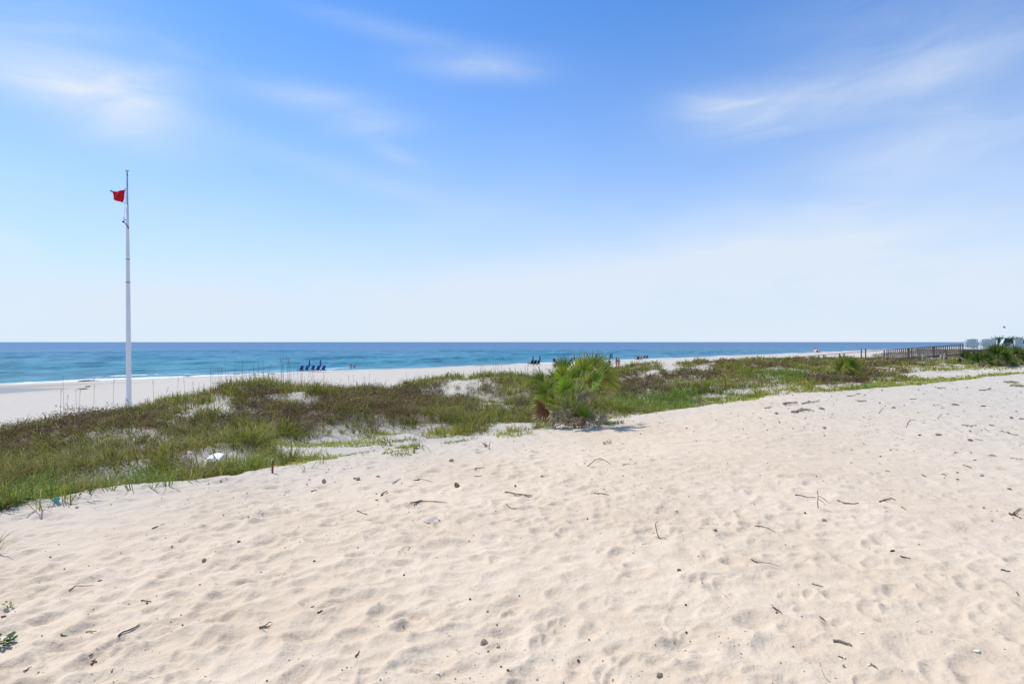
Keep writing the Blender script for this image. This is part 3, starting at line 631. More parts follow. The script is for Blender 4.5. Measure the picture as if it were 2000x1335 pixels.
def palmetto(label, loc, fr, dead, stems, fans=None, group=None):
    root = thing("palmetto", label, "palmetto", loc, 0, group)
    for k, (bx, by, hgt, rad) in enumerate(stems):
        b = MB(); b.tube([(bx * .4, by * .4, -.15), (bx * .7, by * .7, hgt * .4), (bx, by, hgt)], [rad * 1.15, rad, rad * .8], 9)
        for q in range(26):
            a = q * 2.4; zz = hgt * (0.1 + .9 * q / 26); f = .4 + .6 * zz / hgt; p = Vector((bx * f, by * f, zz))
            o = Vector((math.cos(a), math.sin(a), 0)); b.bar(p + o * rad * .5, p + o * rad * 1.7 + Vector((0, 0, rad * 1.5)), rad * .5, rad * .18)
        b.build("stem", BOOT, root)
    for i, f in enumerate(fr): frond(root, f[0], f[1], f[2] * (1 if fans else 1.0), f[3], (fans or FANS)[f[4] % 6], False, f[5])
    for f in dead: frond(root, f[0], f[1], f[2], f[3], DEADFANS[f[4] % 3], True, f[5], "withered brown frond")
    return root
def P3(px, py, Y, o):                     # offset from o of the point seen at a photo pixel at depth Y
    return Vector(((px - 1000) / F * Y, Y, H + (668 - py) / F * Y)) - o
def main_palm():
    o = hit(1120, 829); Y0 = o.y
    # (fan centre px, py, depth offset, radius m, facing direction, mesh, roll)
    L = [(1103, 762, -.35, .44, (-.15, -.55, .9), 0, 0), (1068, 768, -.15, .42, (-.8, -.35, .35), 1, .3), (1062, 745, .1, .40, (-.9, .1, .55), 4, -.2), (1150, 752, -.2, .42, (.45, -.3, .9), 3, .2), (1172, 726, .1, .40, (.6, .1, .75), 1, .4), (1178, 738, -.1, .42, (.85, -.4, -.35), 3, 0), (1190, 742, .2, .36, (.75, .1, -.6), 1, .3),
         (1128, 738, .25, .42, (.05, .2, 1), 0, .5), (1105, 722, .35, .38, (-.35, .2, .95), 2, .2), (1145, 730, .3, .36, (.35, .3, .95), 4, .6), (1118, 785, -.45, .36, (-.1, -.7, .6), 3, .2), (1085, 790, -.3, .36, (-.5, -.5, .2), 1, .1), (1140, 815, -.40, .34, (.12, -.45, 1), 2, .8), (1060, 785, .05, .36, (-.85, -.2, -.2), 1, .3),
         (1165, 765, -.1, .36, (.7, -.5, .1), 4, .2), (1090, 745, .2, .38, (-.5, .2, .85), 5, 1.0), (1110, 800, .2, .34, (-.3, .5, .7), 5, .4), (1082, 778, -.4, .38, (-.55, -.6, .5), 4, .1), (1160, 745, -.35, .38, (.5, -.55, .55), 0, .1), (1138, 722, -.1, .38, (.1, -.25, 1), 1, .1), (1160, 716, 0, .34, (.4, -.1, .9), 3, .2), (1100, 735, -.15, .36, (-.35, -.3, .85), 1, .2),  (1135, 790, -.2, .34, (.25, -.5, .9), 5, 1.1), (1128, 770, .4, .38, (.1, .6, .7), 2, .2), (1075, 760, .35, .36, (-.6, .5, .6), 5, .2)]
    fr = []
    for px, py, dy, rad, face, k, roll in L:
        t = P3(px, py, Y0 + dy, o); b = Vector((t.x * .16 + rng.normal(0, .05), t.y * .2, rng.uniform(.05, .22))); fr.append((b, t, rad, face, k, roll))
    D = [(1064, 798, -.25, .30, (-.7, -.4, -.25), 1, 0), (1080, 806, -.3, .26, (-.35, -.5, -.6), 0, .2), (1058, 808, -.1, .24, (-.75, -.2, -.5), 2, .2), (1102, 800, -.3, .26, (-.2, -.6, -.7), 0, .1), (1098, 716, .5, .16, (-.3, .3, .9), 0, .3), (1088, 714, .5, .13, (-.4, .3, .9), 2, .3), (1150, 812, -.3, .28, (.7, -.3, -.5), 2, .1), (1172, 818, -.1, .24, (.8, -.1, -.3), 0, .4), (1122, 819, -.35, .22, (-.1, -.8, -.5), 2, 0), (1112, 822, -.3, .2, (-.5, -.6, -.4), 0, .2), (1134, 822, -.3, .2, (.4, -.6, -.5), 1, .2), (1092, 815, -.2, .24, (-.7, -.4, -.5), 2, .1), (1185, 760, 0, .26, (.6, -.3, -.7), 0, 0), (1140, 770, -.3, .26, (.3, -.6, -.7), 0, .6)]
    dd = []
    for px, py, dy, rad, face, k, roll in D:
        t = P3(px, py, Y0 + dy, o); dd.append((Vector((t.x * .2, t.y * .2, .12)), t, rad, face, k, roll))
    palmetto("large fan palmetto with brown dead fronds at the edge of the sand", o, fr, dd, [(-.10, .02, .24, .032), (.13, .05, .20, .03), (.02, -.06, .13, .034), (-.22, .04, .17, .026), (.05, .10, .26, .03)])
    return o
PALM = main_palm()
def small_palm(label, o, w, h, n, nd, seed, group=None):
    rd = np.random.default_rng(seed); fr = []; dd = []
    for i in range(n):
        a = 2.4 * i + rd.normal(0, .2); e = 0.18 + 1.15 * ((i + .5) / n) + rd.normal(0, .08); L = rd.uniform(.50, .62)
        t = Vector((math.cos(a) * math.cos(e) * L * w / 2, math.sin(a) * math.cos(e) * L * w / 2, (.10 + math.sin(e) * .52 * rd.uniform(.85, 1.1)) * h)); face = Vector((math.cos(a) * math.cos(e), math.sin(a) * math.cos(e), math.sin(e) * 1.1 - .1))
        fr.append((Vector((t.x * .12, t.y * .12, .05)), t, min(w, h) * rd.uniform(.40, .50), face, int(rd.integers(6)), rd.normal(0, .5)))
    for i in range(nd):
        a = rd.uniform(0, 2 * math.pi); t = Vector((math.cos(a) * w * .36, math.sin(a) * w * .36, h * rd.uniform(.12, .3)))
        dd.append((Vector((0, 0, .08)), t, h * .24, (math.cos(a), math.sin(a), -.7), int(rd.integers(3)), 0))
    return palmetto(label, o, fr, dd, [(0, 0, h * .22, .05), (.1, .05, h * .18, .045)], DARKFANS if group else FANS, group)
o = hit(1652, 737); small_palm("small round palmetto standing alone in the green dune, with a red-brown dead frond", o, 55 * pxm(o), 44 * pxm(o), 13, 3, 4)
b_pal = [(1893, 43, 2.0, 1.0, "palmetto bush at the corner of the white chair deck"), (1920, 40, 1.6, 1.1, "olive palmetto bush in front of the white deck chairs, second of the row"), (1950, 40.5, 2.0, 1.55, "tallest dark palmetto bush in front of the white deck chairs"), (1983, 41.5, 2.0, 1.25, "palmetto bush in front of the white deck chairs, nearest the picture's right edge")]
for k, (px, Y, w, h, lab) in enumerate(b_pal): small_palm(lab, at(px, Y), w, h * 1.1, 18, 3, 20 + k, "palmetto bushes in front of the deck")

# ------------------------------------------------------------------ flagpole and flag
WHITE = mat("white_pole_paint", (0.74, 0.75, 0.77), 0.35, 0.04, 3, 0.5); GREYM = mat("grey_metal", (0.30, 0.36, 0.42), 0.35, 0.1, 8, 0.5, metal=0.4); DARK = mat("dark_fitting", (0.05, 0.055, 0.06), 0.5); ROPE = mat("pale_rope", (0.52, 0.50, 0.46), 0.9)
def flagpole():
    Y = 29.0; o = at(252, Y); s = Y / F; zt = lambda py: H + (668 - py) * s - o.z; xl = lambda py: -(800 - py) / 467 * 3.6 * s
    r = thing("flagpole", "tall tapering white flagpole standing behind the dune", "flagpole", o)
    p = MB(); ys = [815, 800, 700, 600, 500, 445, 400]; p.tube([(xl(y), 0, zt(y) if y < 812 else -.3) for y in ys], [.120, .119, .112, .100, .084, .071, .056], 20); p.build("pole", WHITE, r, True)
    p = MB(); p.tube([(xl(y), 0, zt(y)) for y in (402, 370, 338)], [.044, .036, .030], 12); p.build("topmast", GREYM, r, True)
    for y, rad in ((552, .103), (507, .094)):
        p = MB(); p.tube([(xl(y), 0, zt(y) - .025), (xl(y), 0, zt(y) + .025)], [rad, rad], 18); p.build("collar", GREYM, r, True)
    p = MB(); p.lathe([(.02, 0), (.045, .02), (.03, .05)], 12, (xl(343), 0, zt(343))); p.build("truck", DARK, r, True)
    p = MB(); p.lathe([(.015, -.02), (.03, .03), (.09, .075), (.085, .09), (.03, .105)], 14, (xl(337), 0, zt(337))); p.build("finial", GREYM, r, True)
    p = MB(); p.tube([(xl(430) - .17, -.06, zt(433)), (xl(440), -.08, zt(440)), (xl(446) + .10, -.06, zt(447))], [.022, .02, .024], 8); p.box((xl(432) - .1, -.05, zt(430)), (.12, .03, .03)); p.build("bracket", DARK, r, True)
    p = MB(); p.lathe([(.02, -.05), (.05, -.03), (.05, .03), (.02, .05)], 10, (xl(434) - .17, -.06, zt(434))); p.tube([(xl(430) - .15, -.06, zt(433)), (xl(430) - .14, -.06, zt(424))], .012, 6); p.build("pulley", DARK, r, True)
    p = MB(); p.tube([(xl(369) - .05, -.05, zt(369)), (xl(400) - .08, -.05, zt(400)), (xl(430) - .14, -.06, zt(430))], .008, 6); p.build("halyard", ROPE, r)
    p = MB(); p.box((0, -.128, zt(781)), (.05, .02, .06)); p.build("socket", DARK, r)
    p = MB(); p.box((-.03, -.127, zt(788)), (.13, .02, .62)); p.build("door_plate", WHITE, r, bevel=.005)
    # flag on its own halyard
    f = thing("flag", "ragged red warning flag flying to the left of the white pole", "flag", o)
    cl = mat("red_flag_cloth", (0.62, 0.012, 0.03), 0.7, 0.12, 6, 0.2, trans=0.35); hem = mat("dark_hem", (0.16, 0.02, 0.06), 0.8)
    top = [(219, 373.5), (226, 374.3), (233, 374), (240, 373), (245, 371)]; bot = [(223.5, 389.5), (227, 392.5), (232, 394), (237, 395), (240.5, 395.5)]
    n, mrow = 28, 16; V = []; 
    for i in range(n + 1):
        t = i / n; tx, ty = np.interp(t * 4, range(5), [q[0] for q in top]), np.interp(t * 4, range(5), [q[1] for q in top]); bx, by = np.interp(t * 4, range(5), [q[0] for q in bot]), np.interp(t * 4, range(5), [q[1] for q in bot])
        for j in range(mrow + 1):
            q = j / mrow; rag = (rng.normal(0, .25) if i == 0 else 0); sag = 0.9 * math.sin(q * math.pi) * (1 - abs(2 * t - 1)) * (1 if t > .5 else -.2)
            px, py = tx + (bx - tx) * q + rag - sag * (t > .8), ty + (by - ty) * q + (0.7 * rng.random() if j == mrow and t < .5 else 0)
            V.append(((px - 252) * s, -.05 + .07 * math.sin(t * 7 + q * 2.2) + .03 * math.sin(q * 6 + t * 3), zt(py)))
    Fc = [(i * (mrow + 1) + j, (i + 1) * (mrow + 1) + j, (i + 1) * (mrow + 1) + j + 1, i * (mrow + 1) + j + 1) for i in range(n) for j in range(mrow)]
    c = MB(); c.add(V, Fc); co = c.build("cloth", cl, f, True); sd = co.modifiers.new("thickness", 'SOLIDIFY'); sd.thickness = .006
    Pp = lambda px, py, y=-.05: ((px - 252) * s, y, zt(py))
    c = MB(); c.tube([Pp(245, 371), Pp(247.2, 369.2)], .014, 6); c.tube([Pp(240.5, 395.3), Pp(245, 397.4), Pp(246.2, 396.8)], .013, 6); c.build("tie", DARK, f)
    c = MB(); c.tube([Pp(219, 373.5), Pp(217, 373), Pp(215, 373.6)], [.03, .022, .008], 6); c.tube([Pp(218.6, 374), Pp(219.6, 377)], [.02, .006], 6); c.tube([Pp(223, 388.8), Pp(224.6, 390.6)], [.022, .01], 6); c.build("frayed_corner", hem, f)
flagpole()

# ------------------------------------------------------------------ people
SKIN = mat("skin", (0.42, 0.25, 0.17), 0.5, 0.05); HAIR = mat("dark_hair", (0.025, 0.018, 0.014), 0.6, 0.3); HAIRB = mat("brown_hair", (0.10, 0.055, 0.03), 0.6, 0.3)
def skin_mesh(name, V, E, rad, root=0, sub=1):
    me = bpy.data.meshes.new(name); me.from_pydata([tuple(v) for v in V], E, []); ob = bpy.data.objects.new(name, me); C.objects.link(ob)
    md = ob.modifiers.new("skin", 'SKIN')
    for i, r in enumerate(rad):
        sv = me.skin_vertices[0].data[i]; rr = r if hasattr(r, '__len__') else (r, r); sv.radius = rr; sv.use_root = (i == root)
    md.use_smooth_shade = True
    if sub: ob.modifiers.new("sub", 'SUBSURF').levels = sub; ob.modifiers["sub"].render_levels = sub
    dg = bpy.context.evaluated_depsgraph_get(); dg.update(); m2 = bpy.data.meshes.new_from_object(ob.evaluated_get(dg)); m2.name = name
    m2.materials.clear(); bpy.data.objects.remove(ob); bpy.data.meshes.remove(me); return m2
def person(label, loc, rz, pose, top, bottom, hair=HAIR, scale=1.0, longhair=False, group=None):
    """pose: stand / sit (on the ground, knees up) / recline (on a lounger); the figure faces +Y before rz"""
    r = thing("person", label, "person", loc, rz, group); r.scale = (scale,) * 3
    if pose == 'stand':
        pel, chest, neck, hd = (0, 0, .94), (0, 0, 1.28), (0, .01, 1.47), (0, .035, 1.60)
        hip = lambda s: (s * .09, 0, .90); kn = lambda s: (s * .10, .02 + s * .03, .50); an = lambda s: (s * .10, -.02 + s * .05, .09); toe = lambda s: (s * .12, .14 + s * .05, .03)
        sh = lambda s: (s * .19, 0, 1.40); el = lambda s: (s * .26, -.03, 1.12); wr = lambda s: (s * .25, .10, .88)
    elif pose == 'sit':
        pel, chest, neck, hd = (0, 0, .10), (0, .05, .43), (0, .12, .60), (0, .17, .72)
        hip = lambda s: (s * .09, .03, .11); kn = lambda s: (s * .13, .40, .44); an = lambda s: (s * .11, .62, .07); toe = lambda s: (s * .11, .78, .04)
        sh = lambda s: (s * .18, .08, .54); el = lambda s: (s * .25, .22, .36); wr = lambda s: (s * .10, .40, .46)
    else:
        pel, chest, neck, hd = (0, 0, .42), (0, -.20, .68), (0, -.30, .84), (0, -.33, .97)
        hip = lambda s: (s * .09, .02, .42); kn = lambda s: (s * .12, .44, .54); an = lambda s: (s * .12, .84, .42); toe = lambda s: (s * .13, .92, .52)
        sh = lambda s: (s * .18, -.25, .79); el = lambda s: (s * .26, -.08, .60); wr = lambda s: (s * .20, .14, .56)
    V = [pel, chest, neck, hd, tuple(Vector(hd) + Vector((0, .01, .10)))]; E = [(0, 1), (1, 2), (2, 3), (3, 4)]; Rr = [(.135, .10), (.15, .10), (.055, .055), (.082, .095), (.06, .075)]
    # nose, ears
    V.append(tuple(Vector(hd) + Vector((0, .105, .0)))); E.append((3, 5)); Rr.append(.018)
    for s in (-1, 1):
        b = len(V); V += [hip(s), kn(s), an(s), toe(s)]; E += [(0, b), (b, b + 1), (b + 1, b + 2), (b + 2, b + 3)]; Rr += [.085, .058, .040, .030]
        b = len(V); V += [sh(s), el(s), wr(s)]; E += [(1, b), (b, b + 1), (b + 1, b + 2)]; Rr += [.058, .042, .028]
        w = Vector(wr(s)); d = (w - Vector(el(s))).normalized(); sd = Vector((1, 0, 0)); sd = (sd - d * sd.dot(d)).normalized(); nn = d.cross(sd)
        pm = len(V); V.append(tuple(w + d * .07)); E.append((b + 2, pm)); Rr.append((.036, .018))
        for q, (off, L) in enumerate(((-.03, .07), (-.01, .085), (.01, .08), (.03, .06))):
            k = len(V); V += [tuple(w + d * (.10 + L * .45) + sd * off), tuple(w + d * (.10 + L * .9) + sd * off + nn * .02)]; E += [(pm, k), (k, k + 1)]; Rr += [.009, .008]
        k = len(V); V += [tuple(w + d * .06 - sd * .045 + nn * .01), tuple(w + d * .10 - sd * .055 + nn * .02)]; E += [(pm, k), (k, k + 1)]; Rr += [.010, .009]
    link("body", skin_mesh("body", V, E, Rr), SKIN, r)
    hv = Vector(hd); hb = MB(); prof = []
    bm = bmesh.new(); bmesh.ops.create_uvsphere(bm, u_segments=14, v_segments=9, radius=1)
    for v in bm.verts:
        v.co = Vector((v.co.x * .098, v.co.y * .112 - .014, v.co.z * .115 + .055))
        if v.co.y > .05 and v.co.z < .09: v.co.y = .05
        if longhair and v.co.z < .02: v.co.z -= .18 * (1 if v.co.y < 0 else 0); v.co.y -= .02
    for v in bm.verts: v.co += hv
    me = bpy.data.meshes.new("hair"); bm.to_mesh(me); bm.free(); me.polygons.foreach_set('use_smooth', [True] * len(me.polygons)); link("hair", me, hair, r)
    if top: link("shirt", skin_mesh("shirt", [tuple(Vector(pel) + Vector((0, 0, .08))), chest, tuple(Vector(chest).lerp(Vector(neck), .7))] + [tuple(Vector(sh(s)).lerp(Vector(el(s)), q)) for s in (-1, 1) for q in (0, .45)], [(0, 1), (1, 2), (1, 3), (3, 4), (1, 5), (5, 6)], [(.15, .115), (.165, .115), (.08, .08), .07, .06, .07, .06]), top, r)
    if bottom: link("shorts", skin_mesh("shorts", [pel, tuple(Vector(pel) + Vector((0, 0, .06)))] + [tuple(Vector(hip(s)).lerp(Vector(kn(s)), q)) for s in (-1, 1) for q in (0.05, .6)], [(0, 1), (0, 2), (2, 3), (0, 4), (4, 5)], [(.15, .115), (.14, .11), .098, .085, .098, .085]), bottom, r)
    return r

# ------------------------------------------------------------------ beach furniture
WOOD = mat("pale_beach_wood", (0.50, 0.42, 0.33), 0.7, 0.2, 8); BLUE = mat("blue_canvas", (0.02, 0.095, 0.36), 0.75, 0.15, 8, 0.2); NAVY = mat("navy_canvas", (0.012, 0.022, 0.06), 0.75, 0.15, 8, 0.2); TEAL = mat("dark_teal_canvas", (0.015, 0.10, 0.11), 0.75, 0.15)
def lounger(label, loc, rz, canvas, group=None):
    """wooden beach lounge chair: faces +Y, tilted back at -Y"""
    r = thing("beach_lounger", label, "beach chair", loc, rz, group)
    for s in (-1, 1):
        m = MB(); m.box((s * .32, .15, .30), (.05, 1.5, .09)); m.build("side_rail", WOOD, r, bevel=.006)
        for y in (-.5, .8):
            m = MB(); m.box((s * .32, y, .12), (.06, .07, .36)); m.build("leg", WOOD, r, bevel=.006)
        m = MB(); m.bar((s * .31, -.12, .36), (s * .31, -.66, 1.02), .05, .05); m.build("back_post", WOOD, r)
    m = MB(); m.box((0, .38, .36), (.58, 1.05, .09)); m.build("seat", canvas, r, bevel=.02)
    m = MB(); m.bar((0, -.16, .42), (0, -.66, 1.04), .56, .10, up=(0, 1, 0)); m.build("backrest", canvas, r, bevel=.02)
    m = MB(); m.bar((0, -.60, .98), (0, -.70, 1.10), .40, .12, up=(0, 1, 0)); m.build("headrest", canvas, r, bevel=.03)
    return r
def closed_umbrella(label, loc, canvas, h=2.0, group=None):
    r = thing("beach_umbrella", label, "umbrella", loc, 0, group)
    m = MB(); m.tube([(0, 0, -.3), (0, 0, h)], .022, 8); m.build("pole", WOOD, r, True)
    m = MB(); n = 16; prof = [(.05, h * .38), (.13, h * .44), (.125, h * .6), (.10, h * .8), (.05, h * .96), (.012, h * 1.0)]
    m.lathe(prof, n)
    m.v = [(x * (1 + .16 * ((i % n) % 2)), y * (1 + .16 * ((i % n) % 2)), z) for i, (x, y, z) in enumerate(m.v)]; m.build("folded_canopy", canvas, r)
    m = MB(); m.lathe([(.115, h * .60), (.130, h * .62), (.112, h * .645)], 12); m.build("strap", NAVY, r)
    m = MB(); m.lathe([(.012, h), (.025, h + .03), (.004, h + .07)], 8); m.build("finial", WOOD, r)
    return r
SEA = R(45)                                # +Y turned to face the water
for k, px in enumerate((587, 597.5, 609, 619.5, 630)):
    lab = ["blue beach lounger at the left end of the row of five", "blue beach lounger second from the left in the row of five", "blue beach lounger in the middle of the row of five", "blue beach lounger between the two right-hand chairs of the row of five", "blue beach lounger at the right end of the row of five"][k]
    lab = lab.replace("between the two right-hand chairs", "second from the right")
    lounger(lab, hit(px, 726.5), SEA, BLUE, "blue loungers in a row by the surf")
closed_umbrella("closed blue umbrella beside the middle lounger of the row of five", hit(604.3, 725.5), BLUE, 2.05, "closed blue umbrellas in the row")
closed_umbrella("closed blue umbrella beside the right-hand lounger of the row of five", hit(626, 725.5), BLUE, 2.05, "closed blue umbrellas in the row")
TRUNK = mat("dark_swimwear", (0.03, 0.035, 0.05), 0.7); PINK = mat("reddish_cloth", (0.38, 0.10, 0.08), 0.8); DKGREEN = mat("dark_green_cloth", (0.03, 0.07, 0.045), 0.8); LAV = mat("pale_blue_cloth", (0.30, 0.34, 0.52), 0.8); BROWNC = mat("brown_cloth", (0.22, 0.10, 0.07), 0.8); DARKC = mat("dark_cloth", (0.03, 0.03, 0.04), 0.8)
person("bare-backed person with dark hair sitting on the sand, the larger of two by the surf", hit(686.5, 721), SEA + .1, 'sit', None, TRUNK, HAIR, 1.12)
person("smaller person sitting on the sand at the right of another, watching the surf", hit(692.5, 720.8), SEA - .2, 'sit', TRUNK, TRUNK, HAIRB, 0.86)
for k, px in enumerate((1037.5, 1043.5, 1050)):
    lounger("dark beach chair, %s of three beside a closed umbrella" % ("left" if k == 0 else "middle" if k == 1 else "right"), hit(px, 713.8), SEA - .35, NAVY, "dark beach chairs in a row of three")
closed_umbrella("closed dark umbrella behind the middle of three dark beach chairs", hit(1041, 712), NAVY, 1.9); closed_umbrella("closed dark umbrella at the right of three dark beach chairs", hit(1054.5, 711), NAVY, 2.0)
lounger("dark beach chair holding a person, between three dark chairs and the palmetto", hit(1082.5, 710), SEA - .9, NAVY)
person("person in dark clothes leaning back in a dark chair left of the palmetto", hit(1082.5, 710) + Vector((0, 0, .02)), SEA - .9, 'recline', DARKC, DARKC)
lounger("teal beach chair half hidden behind the palmetto fronds", hit(1114, 709.5), SEA - .3, TEAL)
closed_umbrella("closed dark umbrella seen above the palmetto between its upright fans", hit(1121.5, 710), NAVY, 2.0)
person("person in a pale blue shirt seen over the palmetto fronds", hit(1126, 711), SEA, 'stand', LAV, TRUNK, HAIRB, .8)
lounger("teal beach chair behind the upper right fronds of the palmetto", hit(1162, 708.5), SEA - .3, TEAL); closed_umbrella("closed dark umbrella rising behind the upper right palmetto fronds", hit(1164.5, 708), NAVY, 2.0)
closed_umbrella("closed dark umbrella, left of a pair by the water right of the palmetto", hit(1192, 706.5), NAVY, 2.1); closed_umbrella("closed dark umbrella, right of a pair by the water right of the palmetto", hit(1195.3, 706.3), NAVY, 2.1)
def stand_at(px, pytop, pybase): p = hit(px, pybase); return p, (pybase - pytop) / F * p.y
def behind(px, Y): return at(px, Y)
person("person in dark green standing on the beach just right of the palmetto", behind(1190, 78), SEA - .3, 'stand', DKGREEN, DKGREEN, HAIR, .93)
person("person with long brown hair and brown top, left of two standing on the beach", behind(1204, 82), SEA, 'stand', BROWNC, PINK, HAIRB, .98, True)
person("person in a reddish top, right of two standing together on the beach", behind(1208.5, 83), SEA - .3, 'stand', PINK, BROWNC, HAIRB, .92, True)
lounger("dark beach chair at the left of a reclining sunbather, right of the standing pair", hit(1244.5, 704.3), SEA - .5, NAVY); lounger("dark beach chair, left of the last pair far along the beach", hit(1256.5, 702.2), SEA - .3, NAVY); lounger("dark beach chair, right of the last pair far along the beach", hit(1262, 701.8), SEA - .3, NAVY)
lounger("reddish lounger with a sunbather on it, between dark beach chairs", hit(1250.5, 703.6), SEA + 1.2, PINK); person("sunbather in red lying back on a lounger far along the beach", hit(1250.5, 703.6) + Vector((0, 0, .02)), SEA + 1.2, 'recline', PINK, PINK, HAIRB)
def open_umbrella(label, loc):
    r = thing("beach_umbrella", label, "umbrella", loc); m = MB(); m.tube([(0, 0, -.3), (.12, 0, 2.0)], .022, 8); m.build("pole", WHITE, r, True)
    for k, mm in enumerate((mat("red_canopy", (0.55, 0.03, 0.03), 0.7, trans=.3), mat("white_canopy", (0.75, 0.72, 0.70), 0.7, trans=.3))):
        m = MB()
        for q in range(8):
            if q % 2 == k: continue
            a0, a1 = 2 * math.pi * q / 8, 2 * math.pi * (q + 1) / 8; vs = []
            for rr, z in ((0.02, 2.05), (.5, 1.95), (.9, 1.72), (1.12, 1.45)):
                vs += [(.12 + rr * math.cos(a0), rr * math.sin(a0), z), (.12 + rr * math.cos(a1), rr * math.sin(a1), z)]
            m.add(vs, [(0, 2, 3, 1), (2, 4, 5, 3), (4, 6, 7, 5)])
        c = m.build("canopy_panels", mm, r); sd = c.modifiers.new("thickness", 'SOLIDIFY'); sd.thickness = .008
    r.rotation_euler = (.45, .2, 0)
open_umbrella("open red and white beach umbrella far along the shore", hit(1591, 693.5) if hit(1591, 693.5).y > 100 else at(1591, 190))

# logs and wrack on the beach
LOG = mat("driftwood_log", (0.085, 0.065, 0.05), 0.9, 0.4, 6, bump=.6, bscale=30); WRACK = mat("dried_seaweed", (0.06, 0.045, 0.03), 0.95, 0.4, 20)
a, b = hit(152, 745.5), hit(199, 743.5); m = MB(); m.tube([(b - a) * t + Vector((0, 0, .04 + .05 * math.sin(t * 5))) for t in (0, .2, .45, .7, 1)], [.035, .07, .10, .07, .03], 9); m.tube([(b - a) * .62 + Vector((0, 0, .06)), (b - a) * .7 + Vector((0, .1, .35))], [.04, .015], 6)
tag(link("driftwood_log", m.mesh("driftwood_log", True), LOG, None, a), "long dark driftwood log lying on the beach left of the flagpole", "log")
def wrack(px, py, w, label):
    p = hit(px, py); m = MB(); w = w * pxm(p)
    for k in range(46):
        c = Vector((rng.normal(0, w * .28), rng.normal(0, w * .2), 0)); c.z = float(ground(p.x + c.x, p.y + c.y)) - p.z + rng.uniform(.0, .06); d = Vector((rng.normal(0, 1), rng.normal(0, 1), rng.normal(0, .25))).normalized() * w * .13
        m.tube([c - d, c + Vector((0, 0, .03)), c + d], [.006, .018, .006], 5)
    tag(link("seaweed_clump", m.mesh("seaweed_clump"), WRACK, None, p), label, "seaweed", "clumps of dark seaweed on the beach")
wrack(162, 760.5, 14, "dark seaweed clump on the beach below the driftwood log"); wrack(172, 755.5, 9, "small dark seaweed clump nearest below the driftwood log")
wrack(367, 736, 16, "dark seaweed streak on the beach, left of the sea oats"); wrack(465, 732, 18, "dark seaweed streak behind the tall sea oats, left one of two"); wrack(495, 732, 18, "dark seaweed streak behind the tall sea oats, right one of two"); wrack(530, 731, 14, "dark seaweed streak left of the blue loungers")

# ------------------------------------------------------------------ deck, chairs, boardwalk, rope fence
GREYWOOD = mat("weathered_grey_wood", (0.34, 0.30, 0.26), 0.85, 0.3, 5, bump=.4, bscale=30); DARKWOOD = mat("dark_old_wood", (0.15, 0.125, 0.105), 0.9, 0.3, 5); RAILWOOD = mat("brown_rail_wood", (0.21, 0.175, 0.145), 0.85, 0.3, 5); CHAIRW = mat("shade_tinted_white_paint", (0.52, 0.67, 0.69), 0.45, 0.05, 4); RAILW = mat("white_rail_paint", (0.80, 0.82, 0.82), 0.4, 0.04, 4)  # white chairs: the teal tint of their shaded backs is mixed into the paint
DX, DY = 43.75, 55.0; DZ = H - 14.8 * DY / F
def deck():
    r = thing("deck", "raised timber deck carrying white chairs, behind the palmetto bushes", "deck", (DX, DY, 0)); Lx = 15.0; Ly = 6.5
    m = MB()
    for k in range(44): m.box((Lx / 2, .075 + k * .148, DZ - .02), (Lx, .14, .04))
    m.build("floor_boards", GREYWOOD, r)
    m = MB(); m.box((Lx / 2, -.03, DZ - .13), (Lx, .05, .24)); m.build("front_beam", DARKWOOD, r, bevel=.004)
    m = MB(); m.box((-.03, Ly / 2, DZ - .13), (.05, Ly, .24)); m.build("side_beam", DARKWOOD, r, bevel=.004)
    for x in (.12, 3, 6, 9, 12, 14.9):
        for y in (.12, 3.2, 6.3):
            g = float(ground(DX + x, DY + y)); m = MB(); m.box((x, y, (g - .3 + DZ - .05) / 2), (.17, .17, DZ - .05 - g + .3)); m.build("support_post", DARKWOOD, r)
    r2 = thing("deck_railing", "slim white posts along the front of the chair deck", "railing", (DX, DY, DZ))
    for px in (1884.6, 1914.7, 1947.3, 1982, 2016):
        x = (px - 1000) / F * (DY + .1) - DX; m = MB(); m.box((x, .1, .42), (.07, .07, .84)); m.box((x, .1, .02), (.3, .16, .035)); m.box((x, .1, .855), (.10, .10, .03)); m.build("post", RAILW, r2, bevel=.004)
    for z in (.10, .32, .54, .76):
        m = MB(); m.tube([(.05, .1, z), (14.5, .1, z)], .005, 5); m.build("cable", GREYM, r2)
deck()
def adirondack(label, loc, rz, group=None):
    """slatted garden chair facing +Y"""
    r = thing("garden_chair", label, "chair", loc, rz, group)
    for s in (-1, 1):
        m = MB(); m.box((s * .31, .30, .27), (.04, .09, .54)); m.build("front_leg", CHAIRW, r, bevel=.005)
        m = MB(); m.bar((s * .28, .34, .36), (s * .28, -.46, .05), .04, .12); m.build("rear_leg", CHAIRW, r, bevel=.005)
        m = MB(); m.box((s * .35, -.02, .56), (.14, .74, .03)); m.build("armrest", CHAIRW, r, bevel=.008)
    m = MB()
    for k in range(6): m.bar((-.29, .34 - k * .105, .385 - k * .038), (.29, .34 - k * .105, .385 - k * .038), .095, .022)
    m.build("seat", CHAIRW, r)
    m = MB()
    for k in range(7):
        x = (k - 3) * .108; t = 1.08 - .007 * (k - 3) ** 2; m.bar((x * .82, -.17, .18), (x * 1.05, -.17 - .36 * t * .9, .18 + t * .80), .096, .022, up=(0, 1, 0.4))
    m.bar((-.31, -.35, .56), (.31, -.35, .56), .05, .06); m.bar((-.28, -.22, .28), (.28, -.22, .28), .05, .05); m.build("backrest", CHAIRW, r)
    return r
def dpos(px, dy): Y = DY + dy; return ((px - 1000) / F * Y, Y, DZ)
cg = "white slatted chairs on the deck"
ch = adirondack("white slatted chair at the left corner of the deck, partly behind another", dpos(1893, 2.2), -.35, cg)
